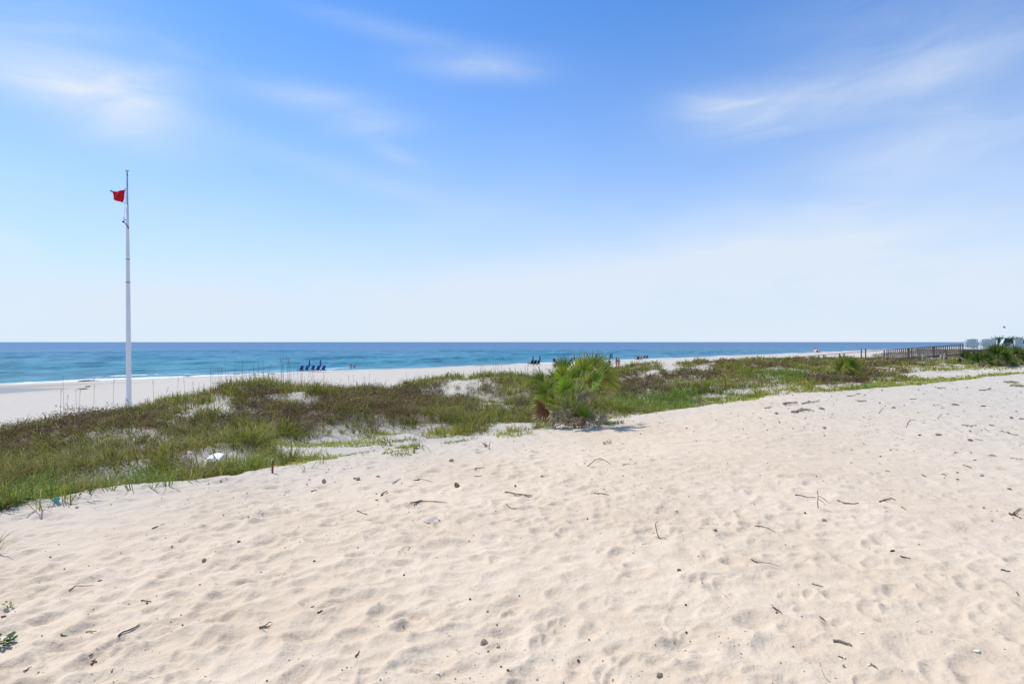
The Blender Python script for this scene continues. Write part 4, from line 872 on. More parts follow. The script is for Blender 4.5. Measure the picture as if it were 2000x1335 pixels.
for px, dy, rz, lab in ((1901, .9, -.75, "white slatted chair seen from behind at the deck's left end"), (1928, .9, -.8, "white slatted chair seen from behind, second along the deck's front edge"), (1947, 1.1, 1.15, "white slatted chair in side view turned left, above the tallest palmetto"), (1968, 1.1, -2.2, "white slatted chair in side view turned right, under the dark trees"), (1990, .9, -.85, "white slatted chair seen from behind at the right edge of the picture"), (1938, 3.2, -.6, "white slatted chair in the back row of the deck, behind the second chair"), (2012, 1.5, -.9, "white slatted chair at the far right end of the deck")):
    dup(ch, dpos(px, dy), rz, lab, cg)
def boardwalk():
    r = thing("boardwalk", "grey weathered boardwalk with baluster railings running from the deck down over the dune", "boardwalk"); D = Vector((-1, 1, 0)).normalized(); N = Vector((1, 1, 0)).normalized()
    O = Vector((DX - .25, DY + .2, 0)); L = 21.0; top = lambda t: 4.76 - .098 * t if t < 12 else 4.76 - 1.176 - .12 * (t - 12)
    fl = lambda t: top(t) - .90; W = 1.6
    P = lambda t, n, z: O + D * t + N * n + Vector((0, 0, z))
    m = MB()
    for k in range(int(L / .15)): t = k * .15 + .07; m.bar(P(t, 0, fl(t)), P(t, W, fl(t)), .135, .04)
    m.build("floor_planks", GREYWOOD, r)
    ts = [0, 2.1, 4.2, 6.3, 8.4, 10.5, 12.6, 14.7, 16.8, 18.9, 21.0]
    for n in (0.0, W):
        m = MB()
        for a, b in zip(ts[:-1], ts[1:]): m.bar(P(a, n, top(a)), P(b, n, top(b)), .14, .045)
        m.build("handrail", RAILWOOD, r)
        m = MB()
        for a, b in zip(ts[:-1], ts[1:]): m.bar(P(a, n, fl(a) - .1), P(b, n, fl(b) - .1), .05, .2)
        m.build("edge_beam", DARKWOOD, r)
        for t in ts:
            p = P(t, n + (-.06 if n == 0 else .06), 0); g = float(ground(p.x, p.y)) - .4; e = .34 if abs(t - 8.4) < .1 else 0.03
            m = MB(); m.box((p.x, p.y, (g + top(t) + e) / 2), (.10, .10, top(t) + e - g), Matrix.Rotation(R(45), 3, 'Z')); m.build("post", DARKWOOD, r)
        bl = []
        for k in range(int(6.2 / .17)):
            t = .17 + k * .17; m = MB() if n == 0 or not bl else bl[0]
            p0, p1 = P(t, n + (.03 if n == 0 else -.03), fl(t) - .02), P(t, n + (.03 if n == 0 else -.03), top(t) - .02); m.bar(p0, p1, .045, .045, up=(1, 0, 0))
            if n == 0: m.build("baluster", GREYWOOD, r)
            elif not bl: bl.append(m)
        if n: tag(bl[0].build("far_balusters", GREYWOOD, r), kind="stuff")
boardwalk()
def rope_fence():
    r = thing("rope_fence", "low post and double rope fence at the foot of the boardwalk", "fence"); pts = []
    for px, Y in ((1802.5, 46), (1838, 46.5), (1844.5, 45.5), (1880, 46)):
        p = at(px, Y); zt = H - 25.5 * Y / F if px < 1860 else H - 27 * Y / F
        m = MB(); m.tube([(p.x, p.y, p.z - .3), (p.x, p.y, zt - .02), (p.x, p.y, zt)], [.075, .07, .05], 9); m.build("post", GREYWOOD, r, True); pts.append(Vector((p.x, p.y, zt)))
    for q, dz in ((0, -.10), (1, -.40)):
        m = MB()
        for a, b in ((pts[0], pts[1]), (pts[2], pts[3])):
            m.tube([a.lerp(b, t) + Vector((0, -.08, dz - .22 * math.sin(math.pi * t))) for t in np.linspace(0, 1, 10)], .022, 6)
        m.build("rope", ROPE, r, True)
rope_fence()
def tree(label, loc, h, w, seed):
    rd = np.random.default_rng(seed); r = thing("tree", label, "tree", loc, 0, "dark trees behind the deck"); m = MB(); m.tube([(0, 0, -.3), (.1, 0, h * .4), (0, .1, h * .8)], [.16, .12, .04], 8)
    for k in range(7): a = k * 2.4; m.tube([(0, 0, h * (.3 + .06 * k)), (math.cos(a) * w * .3, math.sin(a) * w * .3, h * (.5 + .06 * k))], [.06, .015], 6)
    m.build("trunk", DARKWOOD, r)
    n = 2600; cl = rd.normal(0, 1, (26, 3)); cl /= np.linalg.norm(cl, axis=1)[:, None]; cl *= rd.uniform(.35, .95, (26, 1)); j = rd.integers(26, size=n); p = cl[j] + rd.normal(0, .16, (n, 3))
    P = np.stack([p[:, 0] * w / 2, p[:, 1] * w / 2, h * .62 + p[:, 2] * h * .36], -1); V, Fc, K = leaves(P, rd.uniform(.15, .34, n), rd.uniform(.04, .09, n), np.array([(.028, .055, .034)]) * rd.uniform(.6, 1.6, (n, 1)))
    link("crown", mesh_np("crown", V, [Fc], K), leaf_mat("tree_leaf", .15), r)
for k, (px, Y, tp, w, lab) in enumerate(((1953, 74, 659.5, 3.0, "dark bushy tree behind the deck, left of three over the chairs"), (1970, 75, 658.2, 3.2, "dark bushy tree behind the deck, the middle and tallest of three over the chairs"), (1992, 76, 660, 3.4, "dark bushy tree behind the deck, at the right edge of the picture"))):
    p = at(px, Y); tree(lab, p, (H + (668 - tp) / F * Y - p.z) / 1.0, w, 60 + k)
def bird():
    Y = 60; r = thing("bird", "small dark bird flying above the deck chairs", "bird", ((1961.5 - 1000) / F * Y, Y, H + (668 - 640) / F * Y), .6); fm = mat("dark_feathers", (0.05, 0.045, 0.06), .8)
    m = MB(); m.tube([(0, -.12, .0), (0, -.07, .0), (0, .0, .01), (0, .08, .02), (0, .12, .03), (0, .16, .02)], [.012, .03, .042, .03, .022, .004], 8); m.build("body", fm, r, True)
    for s in (-1, 1):
        m = MB(); m.add([(s * .02, .05, .02), (s * .02, -.05, .02), (s * .12, -.04, .10), (s * .12, .05, .11), (s * .22, -.03, .13), (s * .23, .0, .135)], [(0, 1, 2, 3), (3, 2, 4, 5)]); w = m.build("wing", fm, r); sd = w.modifiers.new("thickness", 'SOLIDIFY'); sd.thickness = .008
    m = MB(); m.add([(0, -.11, 0), (-.04, -.20, 0), (.04, -.20, 0)], [(0, 1, 2)]); w = m.build("tail", fm, r); sd = w.modifiers.new("thickness", 'SOLIDIFY'); sd.thickness = .006
bird()

# ------------------------------------------------------------------ sea oats
OATM = leaf_mat("sea_oat", .3, .7, .1)
def oat_mesh(h, seed, head, colr, lean=.12):
    rd = np.random.default_rng(seed); m = MB(); pts = [(lean * h * (t ** 2), 0, h * t * (1 - .1 * lean * t)) for t in np.linspace(0, 1, 7)]; m.tube(pts, np.linspace(.0045, .0022, 7) * (1.6 if head else 1.25), 5, col=colr)
    tp = Vector(pts[-1]); d = (tp - Vector(pts[-2])).normalized()
    nh = 34 if head else 9; hl = .30 if head else .16
    for k in range(nh):
        t = k / nh; a = Vector(pts[-1]) + d * (hl * (t - .85)) + Vector((.10 * t * t * (1 if head else .3), 0, -.10 * t * t * (1 if head else .2))); dr = Vector((rd.normal(.5, .5), rd.normal(0, .5), rd.normal(-.5, .4))).normalized() * rd.uniform(.03, .06) * (1.0 if head else .5)
        w = Vector((-dr.z, dr.y * .3, dr.x)).normalized() * (.010 if head else .006); m.add([a, a + dr * .5 + w, a + dr, a + dr * .5 - w], [(0, 1, 2, 3)], colr)
    return m.mesh("sea_oat")
DRYC = (0.25, 0.195, 0.13); YEL = (0.42, 0.36, 0.12); GRN = (0.20, 0.21, 0.07)
OATS = [oat_mesh(1.0, k, False, DRYC, l) for k, l in enumerate((.02, .06, -.05, .14))]; YOATS = [oat_mesh(1.0, 10 + k, True, YEL, l) for k, l in enumerate((.25, -.30, .1))]
def oat(me, p, h, rz, label, group): o = link("sea_oat", me, OATM, None, p); o.scale = (max(.7, p.y / 22) if me in OATS else 1.25,) * 2 + (h,); o.rotation_euler = (0, 0, rz); tag(o, label, "sea oat", group)
def ridge(px, du=0.0): dx = (px - 1000) / F; return at(px, (UR - .6 + du) * S2 / (1 - dx))
for px, py, k, lean in ((121, 735, 2, 1), (118, 758, 0, 0), (131, 770, 0, 0), (146, 760, 2, 0), (155, 760, 0, 0), (183, 750, 0, 0), (221, 740, 0, 0)):
    p = ridge(px + (4 if k == 2 else 0)); zt = H + (668 - py) / F * p.y; oat(OATS[k], p, max(.3, zt - p.z), rng.normal(0, .2), "tall dry sea oat stalk on the dune crest left of the flagpole", "dry sea oats left of the flagpole")
dens = np.array([(290, .3), (340, 1.2), (380, 1.8), (450, 2.4), (520, 1.6), (560, 2.2), (610, 1.6), (640, 1.9), (700, 1.2), (760, 1.0), (820, .6), (880, .8), (950, 1.2), (1030, 1.2), (1080, .5), (1220, .5), (1280, .6)])
cum = np.cumsum(np.interp(np.arange(280, 1300), dens[:, 0], dens[:, 1])); cum /= cum[-1]
for k in range(140):
    px = 280 + int(np.searchsorted(cum, rng.random())); p = ridge(px, rng.uniform(-2.0, 1.2)); h = rng.uniform(.35, .95) * (1.25 if 540 < px < 580 or 440 < px < 480 else 1)
    oat(OATS[int(rng.integers(4))], p, h, rng.uniform(0, 6.28), "thin dry sea oat stalk standing along the dune crest against the pale beach", "dry sea oats along the dune crest")
for px, py, top, k, lab in ((118, 895, 871, 1, "drooping pale yellow sea oat head in the grass at the far left"), (190, 910, 848, 2, "tall yellow sea oat standing in the grass below the flagpole"), (221, 862, 832, 1, "yellow sea oat bending left below the foot of the flagpole"), (281, 905, 846, 2, "straight green-yellow sea oat right of the flagpole in the near grass"), (347, 835, 812, 1, "yellow sea oat on the dune slope left of the bare sand hollow"), (395, 822, 805, 1, "small yellow sea oat beside the left bare sand hollow"), (492, 828, 812, 0, "yellow sea oat in the brown scrub below the two bare sand hollows"), (668, 800, 778, 0, "yellow sea oat in the middle of the brown scrub slope"), (861, 815, 808, 0, "yellow sea oat lying low in the green left of the palmetto"), (962, 770, 757, 2, "small yellow sea oat by the sandy path left of the palmetto"), (1318, 752, 742, 0, "yellow sea oat in the scrub right of the palmetto"), (1388, 770, 758, 2, "yellow sea oat beside the white bottle in the dune")):
    p = hit(px, py); h = (py - top) / F * p.y; oat(YOATS[k], p, max(.3, h), rng.normal(0, .3), lab, "yellow sea oats in the dune grass")

# ------------------------------------------------------------------ small plants
def tuft(label, p, n, h, w, pal, cat="grass", name="grass_tuft", lean=.7, rad=.08, group=None):
    a = rng.uniform(0, 6.28, n); q = rad * np.sqrt(rng.random(n)); P = np.stack([q * np.cos(a), q * np.sin(a), 0 * a], -1); P[:, 2] = ground(p.x + P[:, 0], p.y + P[:, 1]) - p.z - .01
    V, Fc, K = blades(P, rng.uniform(.5, 1.1, n) * h, rng.uniform(.7, 1.3, n) * w, a + rng.normal(0, .5, n), np.abs(rng.normal(lean, .3, n)), pick(pal, n), pick(pal, n) * 1.2)
    tag(link(name, mesh_np(name, V, [Fc], K), TUFT, None, p), label, cat, group)
TUFT = leaf_mat("tuft_blade", .3)
GP = [(.17, .20, .07), (.13, .17, .055), (.22, .22, .10)]
tuft("grass tuft with long arching blades at the left edge of the sand", hit(2, 1082) + Vector((-.08, 0, 0)), 26, .24, .007, GP, lean=.9, rad=.05)
tuft("thin upright grass sprout on the bare sand in front of the pale swale", hit(807, 885), 12, .22, .008, GP, lean=.2, rad=.03); tuft("low spreading grass patch at the sand's edge by the upright sprout", hit(783, 889), 90, .07, .008, GP, rad=.16)
tuft("low dark green creeping patch alone on the sand near the scattered rocks", hit(888, 864), 120, .07, .009, GP, rad=.25); tuft("dry grass sprig lying on the sand in front of the palmetto", hit(1187, 865), 22, .10, .008, [(.20, .19, .10), (.24, .20, .13)], lean=1.2, rad=.08)
for px, py, lab in ((1975, 748, "small low green plant on the sand at the right edge, upper one"), (1990, 755, "small low green plant on the sand at the right edge, lower one"), (1192, 828, "small green tuft right of the palmetto's foot")): tuft(lab, hit(px, py), 170, .10, .015, GP, rad=.26)
def weed(label, p, n, L, rad, pal):
    m = MB()
    for k in range(n):
        a = rng.uniform(0, 6.28); q = rad * math.sqrt(rng.random()); c = Vector((q * math.cos(a), q * math.sin(a), 0)); c.z = float(ground(p.x + c.x, p.y + c.y)) - p.z + rng.uniform(.004, .035); d = Vector((math.cos(a + rng.normal(0, .7)), math.sin(a + rng.normal(0, .7)), rng.uniform(.1, .7))).normalized() * L * rng.uniform(.6, 1.2); e = d.cross(Vector((0, 0, 1))).normalized() * L * .36
        col = tuple(np.array(pal[int(rng.integers(len(pal)))]) * rng.uniform(.8, 1.2)); m.add([c, c + d * .45 + e, c + d, c + d * .45 - e, c + d * .5 + Vector((0, 0, -.004))], [(0, 4, 1), (1, 4, 2), (2, 4, 3), (3, 4, 0)], col)
    for k in range(max(2, n // 8)): a = rng.uniform(0, 6.28); m.tube([(0, 0, -.01), (math.cos(a) * rad * .5, math.sin(a) * rad * .5, .015), (math.cos(a) * rad, math.sin(a) * rad, .012)], [.003, .0025, .0015], 5, col=(.12, .14, .05))
    tag(link("weed", m.mesh("weed"), TUFT, None, p), label, "weed")
weed("dark green leafy weed at the left edge of the near sand", hit(4, 1259), 46, .034, .05, [(.07, .16, .035), (.05, .12, .03)]); weed("tiny pale green seedling on the near sand at the far left", hit(18, 1187), 9, .022, .02, [(.25, .30, .08)])

# ------------------------------------------------------------------ stones, bark, sticks and litter on the sand
def chunk(name, p, sx, sy, sz, seed, m, sharp=True, sink=.25):
    rd = np.random.default_rng(seed); bm = bmesh.new(); bmesh.ops.create_icosphere(bm, subdivisions=3 if sharp else 2, radius=.5)
    planes = []
    for k in range(11 if sharp else 0):
        d = rd.normal(0, 1, 3); planes.append((Vector(d / np.linalg.norm(d)), rd.uniform(.26, .40)))
    for v in bm.verts:
        c = v.co.copy()
        for nrm, dd in planes:
            q = c.dot(nrm) - dd
            if q > 0: c -= nrm * q
        if not sharp: c *= 1 + .10 * math.sin(9 * c.x + seed) + .08 * math.sin(11 * c.y + 3 * c.z + seed)
        c += Vector(rd.normal(0, 1, 3)) * (.010 if sharp else .006); k = 1.28 if sharp else 1.0
        v.co = Vector((c.x * sx * k, c.y * sy * k, c.z * sz * k + sz * (.5 - sink)))
    me = bpy.data.meshes.new(name); bm.to_mesh(me); bm.free()
    if not sharp: me.polygons.foreach_set('use_smooth', [True] * len(me.polygons))
    o = link(name, me, m, None, p); o.rotation_euler = (rd.normal(0, .1), rd.normal(0, .1), rd.uniform(0, 6.28) if abs(sx - sy) < .02 else rd.normal(0, .25)); return o
RK = {'grey': mat("grey_stone", (.31, .26, .21), .9, .4, 30, bump=.8, bscale=90), 'dark': mat("dark_stone", (.18, .15, .12), .9, .5, 40, bump=.9, bscale=110), 'tan': mat("tan_stone", (.42, .34, .25), .9, .25, 30, bump=.6, bscale=90), 'pale': mat("pale_stone", (.47, .41, .34), .9, .15, 30, bump=.6, bscale=90), 'blue': mat("blue_grey_stone", (.19, .195, .23), .8, .2, 30),
      'bark': mat("brown_bark", (.17, .105, .065), .9, .4, 40, bump=.9, bscale=80), 'red': mat("red_brown_bark", (.17, .075, .045), .85, .3, 40), 'black': mat("charred_wood", (.018, .015, .015), .85, .3, 40), 'grw': mat("grey_driftwood", (.33, .285, .23), .9, .3, 25, bump=.8, bscale=70), 'orange': mat("orange_fragment", (.56, .27, .13), .7, .1), 'white': mat("white_shell", (.80, .78, .74), .5, .06)}
# (px, py, width px, height px, kind, name, category, label)
STONES = [(881, 902, 13, 9, 'grey', "stone", "brown-grey stone with two bark scraps behind it, left of centre on the sand"), (892, 951, 15, 14, 'dark', "stone", "dark angular stone in a hollow, the largest in the middle of the sand"), (1006, 951, 9, 9, 'tan', "stone", "small tan angular stone right of the large dark one"),
    (633, 942, 14, 13, 'tan', "stone", "pale tan triangular stone, leftmost on the sand near the swale"), (693, 935, 9, 5, 'grey', "stone", "flat grey stone touching a triangular one, near the swale"), (699, 937, 12, 9, 'grey', "stone", "small dark triangular stone right of a flat one, near the swale"), (842, 1013, 40, 16, 'pale', "flat_rock", "broad pale flat rock almost buried in the sand left of centre"),
    (1609, 1017, 12, 9, 'tan', "stone", "round tan stone on the right below the upright forked twig"), (1516, 808, 10, 6, 'grey', "stone", "grey triangular stone below the driftwood at the crest of the sand"), (1604, 799, 15, 8, 'tan', "stone", "tan triangular stone right of the long driftwood at the crest"), (1676, 770, 13, 5, 'grey', "stone", "flat grey stone at the crest of the sand in front of the bright green grass"), (1745, 797, 11, 5, 'blue', "stone", "rounded blue-grey stone near the crest on the right"),
    (1865, 791, 18, 6, 'grey', "stone", "wide grey stone near the crest, left of the dark bark"), (1841, 797, 12, 4, 'pale', "stone", "pale flat stone just left of the wide grey one"), (1833, 850, 15, 6, 'grey', "stone", "smooth loaf-shaped grey stone on the right of the sand"), (1895, 861, 11, 6, 'dark', "stone", "dark stone with a twig at its right, on the right of the sand"), (1940, 891, 21, 8, 'grey', "stone", "largest mottled grey stone on the right of the sand"), (1917, 930, 12, 10, 'pale', "stone", "round pale grey stone below the mottled one"), (1975, 817, 9, 6, 'dark', "stone", "dark round stone near the right edge, high on the sand"), (1994, 819, 12, 5, 'grey', "stone", "grey stone cut by the right edge of the picture"), (1870, 937, 8, 5, 'grey', "stone", "small grey stone between the round pale stone and the twigs"), (1971, 956, 11, 6, 'grey', "stone", "small oblong grey stone at the right below the round pale one"),
    (1610, 836, 12, 5, 'grey', "stone", "low grey stone in the middle of the upper right sand"), (1687, 816, 5, 4, 'black', "charcoal", "small black lump high on the sand under the green patch"), (1920, 794, 16, 5, 'red', "bark_piece", "dark red-brown bark piece near the crest on the right"), (1904, 899, 11, 3, 'red', "bark_piece", "small red-brown bark chip left of the largest mottled stone"), (1796, 851, 8, 6, 'black', "bark_piece", "dark curled chip left of the loaf-shaped stone"),
    (1288, 1321, 18, 11, 'grey', "stone_cluster", "dark grey crumbly lump at the bottom edge right of centre"), (1326, 1115, 13, 8, 'dark', "stone", "small dark grey stone with pale sand around it right of centre"), (945, 1257, 22, 12, 'grey', "stone", "grey stone beside a small white chip at the bottom centre"), (973, 1263, 12, 7, 'pale', "stone", "pale half-buried stone next to the grey one at the bottom centre"), (918, 1171, 8, 8, 'dark', "stone", "small round dark stone in a hollow below centre"), (1648, 1302, 12, 20, 'grey', "bark_piece", "upright grey weathered flake at the bottom right"), (1396, 1036, 13, 6, 'grey', "stone", "small grey-brown stone right of the upright bent twig"),
    (789, 1124, 9, 14, 'bark', "bark_piece", "dark brown oblong piece of wood standing out left of centre"), (614, 1096, 8, 6, 'bark', "bark_piece", "small dark brown nub on the left middle of the sand"), (610, 1186, 12, 12, 'grw', "bark_piece", "grey forked wood scrap left of the bottom centre"), (98, 1089, 12, 5, 'bark', "bark_piece", "brown wood scrap near the left edge of the sand"), (195, 1135, 14, 5, 'bark', "bark_piece", "reddish brown wood scrap on the left of the sand"), (399, 1094, 13, 7, 'grey', "stone", "grey stone scrap on the left middle of the sand"), (467, 1058, 12, 4, 'bark', "bark_piece", "flat brown bark scrap on the left middle of the sand"), (150, 992, 10, 5, 'tan', "stone", "small tan stone just below the grass on the left"), (6, 1205, 14, 6, 'bark', "bark_piece", "dark wood scrap cut by the left edge of the picture"), (182, 1290, 17, 7, 'orange', "shell_fragment", "orange curved fragment at the bottom left"),
    (738, 931, 18, 4, 'red', "bark_piece", "dark red-brown bark sliver right of the triangular stones"), (735, 965, 7, 3, 'bark', "bark_piece", "small dark bark chip below the red-brown sliver"), (736, 977, 8, 4, 'grey', "stone", "tiny dark grey block below the bark chip"), (814, 938, 20, 4, 'red', "bark_piece", "long brown bark strip with twigs at its right end"), (1517, 1197, 5, 9, 'bark', "bark_piece", "small dark chip beside twigs in the lower right sand"), (1743, 1077, 15, 5, 'black', "charcoal", "black charred stick end on the right of the sand"), (1572, 1002, 8, 4, 'black', "charcoal", "small black slanting chip left of the round tan stone"), (1058, 931, 8, 3, 'black', "charcoal", "small black chip near the middle of the sand"), (1147, 1014, 6, 3, 'black', "charcoal", "tiny black chip below the middle of the sand"), (1340, 1182, 4, 4, 'black', "charcoal", "tiny black pebble in the lower middle of the sand"), (1258, 905, 0, 0, 'bark', "", ""), (1860, 760, 5, 2, 'orange', "shell_fragment", "thin red-orange scrap at the crest below the green patch"), (1964, 937, 5, 2, 'orange', "shell_fragment", "tiny orange scrap near the right edge of the sand")]
for k, (px, py, w, h, kd, nm, lab) in enumerate(STONES):
    if not nm: continue
    p = hit(px, py); s = pxm(p) * .64; flat = h / w < .4 or nm == 'flat_rock'; sz = h * s * (1.25 if not flat else .8); sz = min(sz, w * s * 1.1)
    if nm == 'bark_piece' or nm == 'charcoal': o = chunk(nm, p, w * s, max(.35 * w * s, .012), max(.012, min(sz, w * s * .5)), 500 + k, RK[kd], True, .2)
    elif nm == 'flat_rock': o = chunk(nm, p, w * s, .20, .05, 500 + k, RK[kd], True, .84)
    elif nm == 'shell_fragment': o = chunk(nm, p, w * s, .4 * w * s, max(.35 * w * s, .008), 500 + k, RK[kd], False, .25)
    else: o = chunk(nm, p, w * s * 1.1, w * s * .85, sz, 500 + k, RK[kd], 'round' not in lab and 'loaf' not in lab, .28)
    tag(o, lab, {'stone': 'stone', 'flat_rock': 'rock', 'stone_cluster': 'stone', 'bark_piece': 'wood scrap', 'charcoal': 'charcoal', 'shell_fragment': 'fragment'}[nm])
WHITES = [(855, 1316, 9, 5, "white chip at the bottom edge left of centre"), (564, 1289, 5, 4, "small white chip on the lower left sand"), (1564, 1203, 5, 4, "white chip among twigs on the lower right sand"), (1685, 1237, 10, 3, "thin white sliver on the lower right sand"), (1790, 1214, 8, 3, "white sliver in the right part of the lower sand"), (1908, 1273, 14, 4, "long white sliver near the bottom right corner"), (1236, 1079, 6, 4, "bright white chip in the middle right of the sand"), (1126, 998, 4, 4, "tiny round white chip in the middle of the sand"), (1650, 1285, 7, 3, "white splinter tip at the bottom right by the grey flake"), (865, 963, 12, 4, "flat white scrap beside the dark angular stone"), (1697, 1300, 7, 4, "white chip right of the grey flake at the bottom right")]
for k, (px, py, w, h, lab) in enumerate(WHITES):
    p = hit(px, py); s = pxm(p); tag(chunk("shell", p, w * s, max(.45 * w * s, h * s), .010, 800 + k, RK['white'], False, .2), lab, "shell", "white shell chips on the sand")
def stick(label, L, w, m, lifts=None, branches=(), cat="twig", name="twig"):
    """polyline of photo pixels laid on the sand (lift in metres above it where given)"""
    lifts = lifts or [0] * len(L); p0 = hit(*L[0]); Y0 = p0.y; upr = any(q > .04 for q in lifts); W = []
    for (px, py), q in zip(L, lifts):
        if upr:                               # standing twig: keep it at the foot's distance
            v = Vector(((px - 1000) / F * Y0, Y0 + .05 * q, H + (668 - py) / F * Y0)); v.z = max(v.z, float(ground(v.x, v.y)))
        else: v = hit(px, py) + Vector((0, 0, w * .4 + q))
        W.append(v)
    w *= .62; pts = []
    for a, b in zip(W[:-1], W[1:]):
        for t in (0, .5):
            v = a.lerp(b, t)
            if not upr: v.z = max(v.z, float(ground(v.x, v.y)) + w * .3)
            pts.append(v)
    pts.append(W[-1]); n = len(pts); mb = MB(); wob = [Vector((rng.normal(0, w * .25), rng.normal(0, w * .25), rng.normal(0, w * .15))) for _ in pts]
    mb.tube([q - p0 + e for q, e in zip(pts, wob)], [w / 2 * (1 - .45 * i / (n - 1)) * rng.uniform(.85, 1.15) for i in range(n)], 7)
    for (i, dx, dy, dz) in branches:
        b = pts[min(i, n - 1)] - p0; mb.tube([b, b + Vector((dx, dy, dz)) * .6 + Vector((0, 0, .01)), b + Vector((dx, dy, dz))], [w * .32, w * .26, w * .12], 6)
    o = link(name, mb.mesh(name, True), m, None, p0); tag(o, label, cat)
ST = mat("twig_bark", (.085, .065, .05), .9, .35, 40); STG = mat("grey_twig", (.20, .17, .14), .9, .3, 40); STB = mat("brown_twig", (.20, .12, .075), .9, .3, 40)
stick("thin bowed twig arching up from the sand in front of the palmetto", [(1148, 911), (1158, 902), (1163, 898), (1175, 895.5), (1183, 900), (1193, 907)], .016, ST, [0, .1, .14, .16, .1, 0], [(7, -.12, -.1, -.02)])
stick("short bent twig right of the bowed twig", [(1217, 910), (1222, 907), (1232, 906.5)], .014, ST); stick("straight dark twig with a knob at its right end, centre of the sand", [(1160, 964), (1175, 965), (1189, 967.5)], .014, ST); stick("thin standing bent twig right of centre", [(1288, 1052), (1283, 1040), (1280, 1028), (1281, 1022), (1287, 1018)], .012, ST, [0, .06, .1, .12, .13], [(0, .05, -.02, .005), (0, -.04, .01, .005)])
stick("long brown stick pointing right with a stub below, centre of the sand", [(987, 962), (1004, 965), (1018, 967), (1040, 969.5)], .02, STB, None, [(2, .08, -.12, 0)]); stick("curved grey twig below the long brown stick", [(988, 985), (993, 990), (1000, 994), (1010, 994)], .014, STG); stick("twig with a bent left end near the middle of the sand", [(927, 918), (929, 915), (937, 915), (945, 913)], .014, ST); stick("thin dark stick left of the bent-ended twig", [(927, 931), (934, 931), (942, 930)], .018, STB)
stick("thin forked dark stick left of centre on the sand", [(801, 984), (812, 982), (824, 979.5)], .022, ST, None, [(2, .02, -.22, 0), (2, .32, -.04, 0)]); stick("straight grey twig left of centre", [(697, 998), (706, 1002), (717, 1006)], .014, STG); stick("dark curved twig on the left of the sand near the swale", [(608, 961), (614, 958.5), (619, 959)], .018, ST); stick("red-brown stick lying at a slant near the swale", [(744, 969), (749, 965), (755, 961)], .03, STB); stick("pale bleached stick lying at a slant near the swale", [(767, 945), (774, 940), (782, 935)], .024, mat("bleached_wood", (.52, .50, .47), .8, .1, 30)); stick("thin twig trailing right from the brown bark strip", [(816, 936), (830, 938), (845, 941.5)], .012, STG)
stick("thin brown twig on the left slope of the sand", [(297, 1034), (308, 1029), (322, 1024)], .014, STB); stick("black slanting stick in the lower left sand", [(231, 1245), (242, 1236), (256, 1230), (272, 1222)], .015, RK['black'], None); stick("dark little stick cluster at the lower left middle", [(505, 1228), (515, 1226), (527, 1225)], .014, ST, None, [(2, .03, .05, 0), (1, .04, -.03, .01)]); stick("thin grey twig curving on the left near sand", [(135, 1155), (147, 1145), (165, 1145), (182, 1144)], .008, STB); stick("dark short stick at the bottom left beside the orange fragment", [(177, 1299), (183, 1295), (189, 1292)], .012, ST); stick("short dark stick above the orange fragment", [(174, 1282), (178, 1280), (182, 1278)], .010, ST)
stick("grey wood sliver at the bottom left corner", [(47, 1313), (55, 1307), (62, 1303)], .012, STG); stick("dark twig on the left sand below the weed", [(118, 1240), (124, 1243), (133, 1242)], .012, ST); stick("grey stick half buried in the left near sand", [(168, 1235), (178, 1234), (188, 1234)], .012, STB); stick("short dark stick in the left middle near sand", [(275, 1174), (284, 1175), (295, 1175.5)], .014, ST)
stick("small brown pointed stick at the bottom left of centre", [(694, 1284), (699, 1277), (702, 1272)], .014, STB); stick("dark short stick right of the grey forked scrap", [(620, 1198), (626, 1195), (631, 1193)], .014, ST)
stick("upright forked dry twig planted in the right of the sand", [(1598, 992), (1597, 980), (1598, 968), (1597.5, 957)], .014, STB, [0, .08, .16, .2], [(4, .06, -.04, -.05), (4, .08, -.06, -.06), (3, .07, -.03, -.06)]); stick("long brown root lying left of the upright forked twig", [(1553, 968), (1566, 969), (1577, 972), (1592, 973)], .018, STB); stick("long tan stick with a knob right of the upright forked twig", [(1636, 979), (1648, 983), (1663, 985), (1678, 984)], .022, STB); stick("curled red-brown leaf stalk on the right of the sand", [(1717, 981), (1727, 978), (1736, 976), (1742, 975), (1749, 978)], .022, RK['red']); stick("short thin twig below the tan shadowed ridge on the right", [(1760, 990), (1765, 993), (1770, 997)], .012, ST)
stick("thin dark twig right of the black charred stick", [(1758, 1087), (1767, 1089.5), (1778, 1092)], .012, ST); stick("long thin twig slanting down in the middle right of the sand", [(1474, 1028), (1488, 1029), (1500, 1032), (1515, 1040)], .012, ST); stick("dark forked twig in the right middle of the sand", [(1468, 1093), (1473, 1098), (1480, 1100)], .012, ST, None, [(2, .14, -.1, .0)]); stick("thin dark twig in the lower right middle of the sand", [(1587, 1141), (1597, 1144), (1607, 1147)], .012, ST); stick("thick dark twig in the lower right sand left of the red one", [(1511, 1188), (1518, 1193), (1527, 1199)], .014, ST); stick("red-brown twig in the lower right sand", [(1602, 1206), (1607, 1210), (1612, 1215)], .014, STB); stick("long grey driftwood splinter in the lower right sand", [(1630, 1254), (1642, 1256), (1652, 1259), (1663, 1263)], .024, STG); stick("thin dark splinter with a white end near the bottom right", [(1637, 1282), (1645, 1285), (1651, 1287)], .010, ST); stick("grey short stick right of the grey flake near the bottom", [(1701, 1298), (1707, 1302), (1713, 1307)], .014, STG); stick("long pale grass stem lying in the bottom right sand", [(1601, 1294), (1605, 1310), (1612, 1325), (1622, 1333)], .007, mat("straw_stem", (.40, .33, .22), .8, .1))
